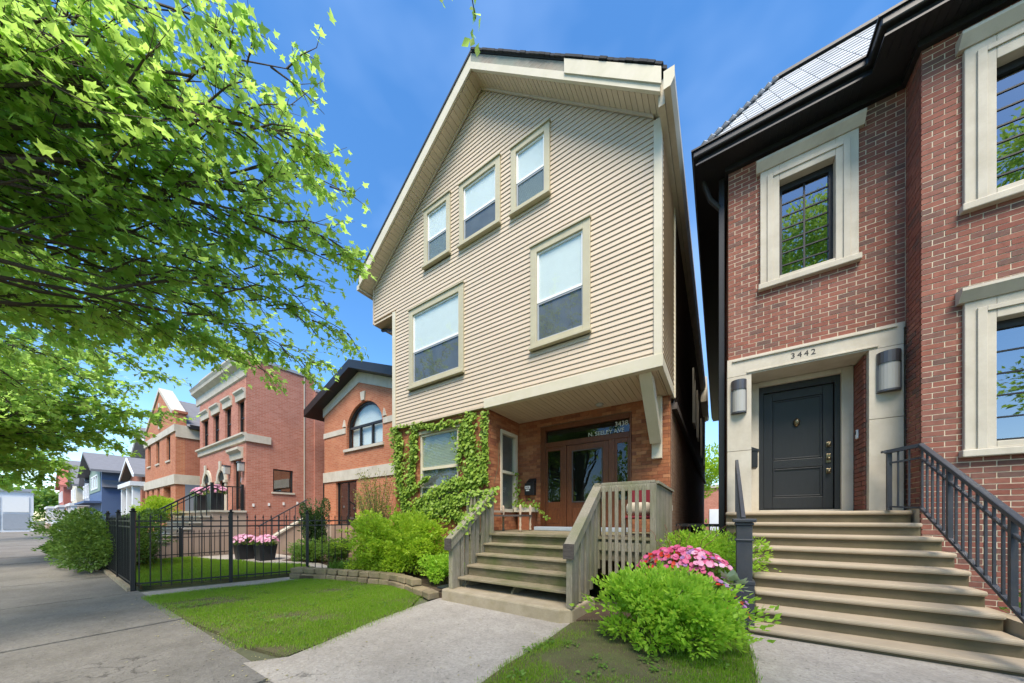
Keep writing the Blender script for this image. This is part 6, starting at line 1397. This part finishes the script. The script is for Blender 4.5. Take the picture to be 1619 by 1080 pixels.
# ================================================================== TREES
def bez(a, b, c, t): return (1 - t) ** 2 * a + 2 * t * (1 - t) * b + t * t * c
def maple(name, label, base, trunk_h, tips, leaf, n_sec, n_ter, n_leaf, mat, seed, parts_quota=0, trunk_r=0.22, sec_len=(0.7, 1.5), sag=0.35, start=0.3):
    r = np.random.default_rng(seed); base = np.array(base, float); top = base + np.array((r.normal(0, .1), r.normal(0, .1), trunk_h))
    t = thing(name, label, 'tree', tuple(base))
    tm = MB().tube([tuple(base - np.array((0, 0, 0.1))), tuple(base + np.array((0, 0, 0.3))), tuple((base + top) / 2 + np.array((0.05, 0.03, 0))), tuple(top)], [trunk_r * 1.5, trunk_r * 1.08, trunk_r, trunk_r * 0.75], 12)
    part('trunk', tm, 'bark', t, smooth=True)
    bm = MB(); P = []; D = []
    for tip in tips:
        tip = np.array(tip, float); s0 = base + (top - base) * r.uniform(0.72, 1.0)
        L = np.linalg.norm(tip - s0); mid = (s0 + tip) / 2 + np.array((0, 0, sag * L * 0.45)) + r.normal(0, 0.05 * L, 3) * np.array((1, 1, 0.4))
        ts = np.linspace(0, 1, 9); pts = [bez(s0, mid, tip, q) + r.normal(0, 0.012 * L, 3) * (0 < q < 1) for q in ts]
        r0 = min(0.0068 * L ** 0.9 + 0.004, trunk_r * 0.4); bm.tube([tuple(p) for p in pts], [r0 * (1 - 0.88 * q) for q in ts], 6)
        for k in range(n_sec):
            q = start + (1 - start) * (k + r.uniform(0, 1)) / n_sec; o = bez(s0, mid, tip, q); ax = bez(s0, mid, tip, min(q + 0.05, 1.02)) - bez(s0, mid, tip, q - 0.02); ax /= np.linalg.norm(ax) + 1e-9
            sd_ = r.normal(0, 1, 3); sd_ -= ax * (sd_ @ ax); sd_ /= np.linalg.norm(sd_) + 1e-9; sd_[2] *= 0.45
            ln = r.uniform(*sec_len) * (1.05 - 0.55 * q); e = o + (ax * r.uniform(0.5, 1.0) + sd_ * 0.75) * ln + np.array((0, 0, -0.10 * ln)); m2 = (o + e) / 2 + np.array((0, 0, 0.10 * ln))
            bm.tube([tuple(o), tuple(m2), tuple(e)], [0.012, 0.008, 0.003], 4, caps=False)
            for j in range(n_ter):
                q2 = r.uniform(0.15, 1.0); o2 = bez(o, m2, e, q2); ax2 = (e - o) / (ln + 1e-9); d2 = ax2 * 0.7 + r.normal(0, 0.6, 3) * np.array((1, 1, 0.5)); l2 = r.uniform(0.15, 0.42) * (ln / sec_len[1]) ** 0.3; e2 = o2 + d2 * l2
                bm.tube([tuple(o2), tuple(e2)], [0.005, 0.002], 3, caps=False)
                for s in range(n_leaf):
                    w_ = r.uniform(0.2, 1.1); P.append(o2 + (e2 - o2) * w_ + r.normal(0, 0.045, 3)); D.append(d2)
    part('branches', bm, 'bark', t, kind='stuff')
    P = np.array(P); D = np.array(D); n = len(P)
    yd = D * 0.5 + r.normal(0, 0.5, (n, 3)) + np.array((0, 0, -0.45)); nd = np.array((0, 0, 1.0)) + r.normal(0, 0.42, (n, 3))
    M = frames(P, yd, nd, leaf * r.uniform(0.6, 1.25, n))
    if parts_quota:
        pr = np.array([proj(p) for p in P]); vis = (pr[:, 0] > 0) & (pr[:, 0] < 1619) & (pr[:, 1] > 0) & (pr[:, 2] > 0.3)
        order = np.argsort(np.where(vis, pr[:, 2], 1e6)); near = order[:parts_quota]; far = order[parts_quota:]
        lm = MB().add(MAPLE_V, MAPLE_F).mesh('leaf'); lm.materials.append(MATS[mat]); off = woff(t)
        for i in near:
            m4 = Matrix([list(M[i][0]), list(M[i][1]), list(M[i][2]), [0, 0, 0, 1]]); o = bpy.data.objects.new('leaf', lm); lo, ro, sc_ = m4.decompose()
            o.location = lo - off; o.rotation_euler = ro.to_euler(); o.scale = sc_; link(o, t)
        M = M[far]
    part('crown', cloud_mesh('crown', MAPLE_V, MAPLE_F, M, woff(t)), mat, t, kind='stuff')
    print(name, 'leaves', n); return t
# street maple left of the camera: limb tips read from the photograph, each at its own distance
TIPS = [at(x, y, d) for x, y, d in ((460, 110, 4.2), (490, 250, 4.6), (540, 385, 5.0), (562, 430, 5.4), (555, 530, 5.9), (480, 560, 6.2), (400, 470, 5.2), (330, 560, 6.4), (430, 300, 4.4), (330, 130, 3.8), (300, 20, 3.6), (210, 60, 3.4), (120, 120, 3.2), (60, 40, 3.0), (260, 330, 4.4), (150, 300, 3.9), (60, 230, 3.6), (200, 470, 5.6), (90, 420, 4.8), (20, 330, 4.4), (380, 200, 4.0), (230, 200, 3.9), (430, 590, 6.8), (60, 560, 6.4), (150, 560, 6.6), (10, 140, 3.1), (270, 440, 5.0), (420, 400, 4.8), (10, 470, 5.5), (60, 140, 3.4), (130, 20, 3.6), (20, 20, 3.4), (170, 180, 4.0), (110, 360, 4.6), (320, 400, 5.0), (30, 400, 5.0), (250, 120, 4.2), (500, 585, 6.6), (540, 300, 5.2), (240, 540, 6.6), (20, 610, 7.0), (110, 640, 7.4), (180, 510, 6.0), (300, 480, 5.6), (390, 555, 6.2), (520, 480, 5.6), (460, 210, 4.2), (350, 300, 4.3), (40, 320, 3.8), (30, 660, 8.0), (150, 610, 7.6), (230, 590, 7.4), (80, 600, 7.2), (10, 560, 6.8), (290, 560, 7.0))]
TIPS += [(-9.5, -3.8, 6.5), (-7.5, -5.5, 7.2), (-5.0, -4.2, 7.5), (-7, -3, 11.5), (-5.5, -4, 12.5), (-8.5, -4, 13.0), (-7, -5, 14.5), (-8, -4.5, 15.0), (-6, -5, 13.5), (-9, -5.5, 14.0), (-7.5, -3.6, 12.6)]
maple('street_maple', 'large street maple whose leafy limbs fill the upper left of the view', (-6.6, -2.3, 0), 3.6, TIPS, 0.100, 14, 6, 5, 'maple_leaf', 5, 300, 0.24, sec_len=(0.55, 1.3), start=0.45)
TIPS2 = [at(x, y, d) for x, y, d in ((235, 655, 10.5), (215, 690, 11.5), (110, 700, 11), (150, 640, 10), (60, 690, 10.5), (20, 740, 10), (95, 610, 9.5), (20, 620, 9.2), (170, 590, 9.4), (40, 540, 9.0), (120, 540, 9.0), (5, 680, 9.6), (190, 660, 11), (55, 740, 12), (30, 600, 9.5), (70, 650, 10), (130, 670, 10.5), (200, 620, 10), (10, 590, 9), (60, 580, 9.4), (100, 735, 12), (5, 755, 11), (35, 720, 11), (160, 700, 11.5))]
TIPS2 += [(-20, -4, 6), (-16, -6, 7), (-22, -1.5, 7), (-18, -2, 9), (-17, -4.5, 13), (-15.5, -4, 14), (-18.5, -4.2, 14), (-16.5, -3.6, 12)]
maple('street_maple', 'second street maple whose lower leaves hang above the far sidewalk', (-17.5, -2.4, 0), 3.2, TIPS2, 0.14, 15, 6, 6, 'maple_leaf_far', 6, 0, 0.22, sec_len=(0.9, 2.0))
TIPS3 = [at(x, y, d) for x, y, d in ((50, 770, 26), (15, 765, 24), (30, 700, 24), (10, 730, 22))] + [(-40, -4, 7), (-36, -5, 8), (-43, -2, 8), (-38, -1, 9), (-41, 0.5, 6)]
maple('street_maple', 'far street tree at the end of the sidewalk', (-39, -2.6, 0), 3.0, TIPS3, 0.26, 10, 5, 6, 'maple_leaf_far', 7, 0, 0.2, sec_len=(1.2, 2.6))
# honey locust behind the camera: one small sprig hangs into the top of the view
TIPS4 = [at(752, 30, 3.6), at(700, -20, 3.6)] + [(-2.2, -1.5, 8.0), (1.5, -2.0, 8.5), (0, -5.2, 8), (2.6, -3.6, 7.6), (-3, -4, 8.4)]
loc_ = thing('sprig_tree', 'street tree behind the viewer with one small sprig hanging in at the top', 'tree', (0.3, -3.4, 0))
part('trunk', MB().tube([(0.3, -3.4, -0.1), (0.3, -3.4, 0.3), (0.25, -3.35, 3.0), (0.1, -3.2, 6.0)], [0.28, 0.2, 0.17, 0.12], 12), 'bark', loc_, smooth=True)
mb = MB(); P = []; r = np.random.default_rng(77)
for i, e in enumerate(TIPS4):
    a = np.array((0.1, -3.2, 5.8)); e = np.array(e, float); m_ = (a + e) / 2 + np.array((0, 0, 1.6 if i < 2 else 0.6)); mb.tube([tuple(bez(a, m_, e, q)) for q in np.linspace(0, 1, 8)], [0.05 * (1 - 0.93 * q) + 0.002 for q in np.linspace(0, 1, 8)], 5)
    if i < 2:
        for k in range(14): P.append(e + r.normal(0, 1, 3) * np.array((0.06, 0.06, 0.11)))
    else:
        for k in range(420): P.append(bez(a, m_, e, r.uniform(0.4, 1.05)) + r.normal(0, 0.45, 3))
part('branches', mb, 'bark', loc_, kind='stuff'); P = np.array(P); n = len(P)
part('crown', cloud_mesh('crown', LEAF_V, LEAF_F, frames(P, np.array((0, 0, -1.0)) + r.normal(0, 0.4, (n, 3)), r.normal(0, 1, (n, 3)), r.uniform(0.08, 0.13, n)), woff(loc_)), 'maple_leaf', loc_, kind='stuff')
for i, (x, y, lab) in enumerate(((3.2, -4.0, 'tall street tree behind the viewer, facing the black front door'), (9.6, -3.8, 'tall street tree behind the viewer, facing the bay windows'))):
    r = np.random.default_rng(190 + i); t = thing('tall_street_tree', lab, 'tree', (x, y, 0), 'street trees behind the viewer')
    part('trunk', MB().tube([(x, y, -0.1), (x + 0.1, y, 3.5), (x, y, 9)], [0.32, 0.24, 0.12], 10), 'bark', t)
    lum = unitv(18) * np.array((2.4, 1.8, 4.2)) + np.array((x, y, 10.0)); k = r.integers(0, 18, 13000); q = unitv(13000); P = lum[k] + q * r.uniform(0.5, 1.3, (13000, 1))
    part('crown', cloud_mesh('crown', LEAF_V, LEAF_F, frames(P, q + r.normal(0, 0.5, (13000, 3)), r.normal(0, 1, (13000, 3)) + np.array((0, 0, 1)), r.uniform(0.12, 0.22, 13000)), woff(t)), 'maple_leaf_far', t, kind='stuff')
# trees across the street, mirrored in the window panes
for i, (x, lab) in enumerate(((-27, 'tree across the street behind the viewer, farthest left'), (-20, 'tree across the street behind the viewer, second from the left'), (-12, 'tree across the street behind the viewer, third from the left'), (-3.5, 'tree across the street behind the viewer, facing the clapboard house'), (6, 'tree across the street behind the viewer, facing the brick townhouse'))):
    r = np.random.default_rng(90 + i); t = thing('opposite_tree', lab, 'tree', (x, -15.5, 0), 'trees across the street')
    part('trunk', MB().tube([(x, -15.5, -0.1), (x + 0.1, -15.5, 2.5), (x, -15.4, 5.5)], [0.28, 0.2, 0.12], 10), 'bark', t)
    lum = unitv(16) * np.array((3.8, 2.2, 3.4)) + np.array((x, -15.5, 5.9)); k = r.integers(0, 16, 5200); q = unitv(5200); P = lum[k] + q * r.uniform(0.6, 1.5, (5200, 1))
    part('crown', cloud_mesh('crown', LEAF_V, LEAF_F, frames(P, q + r.normal(0, 0.5, (5200, 3)), r.normal(0, 1, (5200, 3)) + np.array((0, 0, 1)), r.uniform(0.25, 0.45, 5200)), woff(t)), 'maple_leaf_far', t, kind='stuff')

# distant greenery that closes the end of the street
P = []
r = np.random.default_rng(301)
for k in range(34):
    c = np.array((-150 + r.uniform(-12, 12), r.uniform(-26, 26), r.uniform(2.0, 8.0))); q = unitv(240); P.append(c + q * np.array((3.5, 3.5, 3.0)) * r.uniform(0.6, 1.0, (240, 1)))
P = np.concatenate(P); n = len(P)
tag(part('far_trees', cloud_mesh('far_trees', LEAF_V, LEAF_F, frames(P, r.normal(0, 1, (n, 3)), r.normal(0, 1, (n, 3)) + np.array((0, 0, 1)), r.uniform(0.9, 1.6, n))), 'box_leaf'), 'mass of green trees closing the far end of the street', 'trees', kind='stuff')
# fallen leaves, seeds and grit on the paving
n = 420; p = np.stack([RNG.uniform(-9, 2.4, n), RNG.uniform(0.2, 4.0, n), np.full(n, 0.012)], 1)
p[:260, 0] = RNG.uniform(-9, -1.5, 260); p[:260, 1] = 1.22 + RNG.normal(0, 0.12, 260)
ok = ~inside(LAWN, p[:, 0], p[:, 1]) & ~inside(LAWN_R, p[:, 0], p[:, 1]); p = p[ok]; n = len(p)
a = RNG.uniform(0, 2 * pi, n); yd = np.stack([np.cos(a), np.sin(a), RNG.normal(0, 0.1, n)], 1)
tag(part('fallen_leaves', cloud_mesh('fallen_leaves', LEAF_V, LEAF_F, frames(p, yd, np.array((0, 0, 1.0)) + RNG.normal(0, 0.2, (n, 3)), RNG.uniform(0.012, 0.04, n))), 'dry_blade'), 'small dry leaves and seeds scattered on the paving', 'leaves', kind='stuff')

# low weeds in the two lawns
P = []
for poly, cnt in ((LAWN, 46), (LAWN_R, 34)):
    A = np.array([v[:2] for v in poly]); lo, hi = A.min(0), A.max(0); x = RNG.uniform(lo[0], hi[0], cnt * 4); y = RNG.uniform(lo[1], hi[1], cnt * 4); k = inside(poly, x, y)
    for cx_, cy_ in list(zip(x[k], y[k]))[:cnt]:
        m_ = RNG.integers(8, 26); P.append(np.stack([cx_ + RNG.normal(0, 0.045, m_), cy_ + RNG.normal(0, 0.045, m_), 0.022 + np.abs(RNG.normal(0, 0.012, m_))], 1))
P = np.concatenate(P); n = len(P); a = RNG.uniform(0, 2 * pi, n)
tag(part('lawn_weeds', cloud_mesh('lawn_weeds', LEAF_V, LEAF_F, frames(P, np.stack([np.cos(a), np.sin(a), RNG.uniform(0, 0.6, n)], 1), np.array((0, 0, 1.0)) + RNG.normal(0, 0.2, (n, 3)), RNG.uniform(0.025, 0.06, n))), 'box_leaf'), 'broad-leaved weeds growing among the lawn grass', 'weeds', kind='stuff')
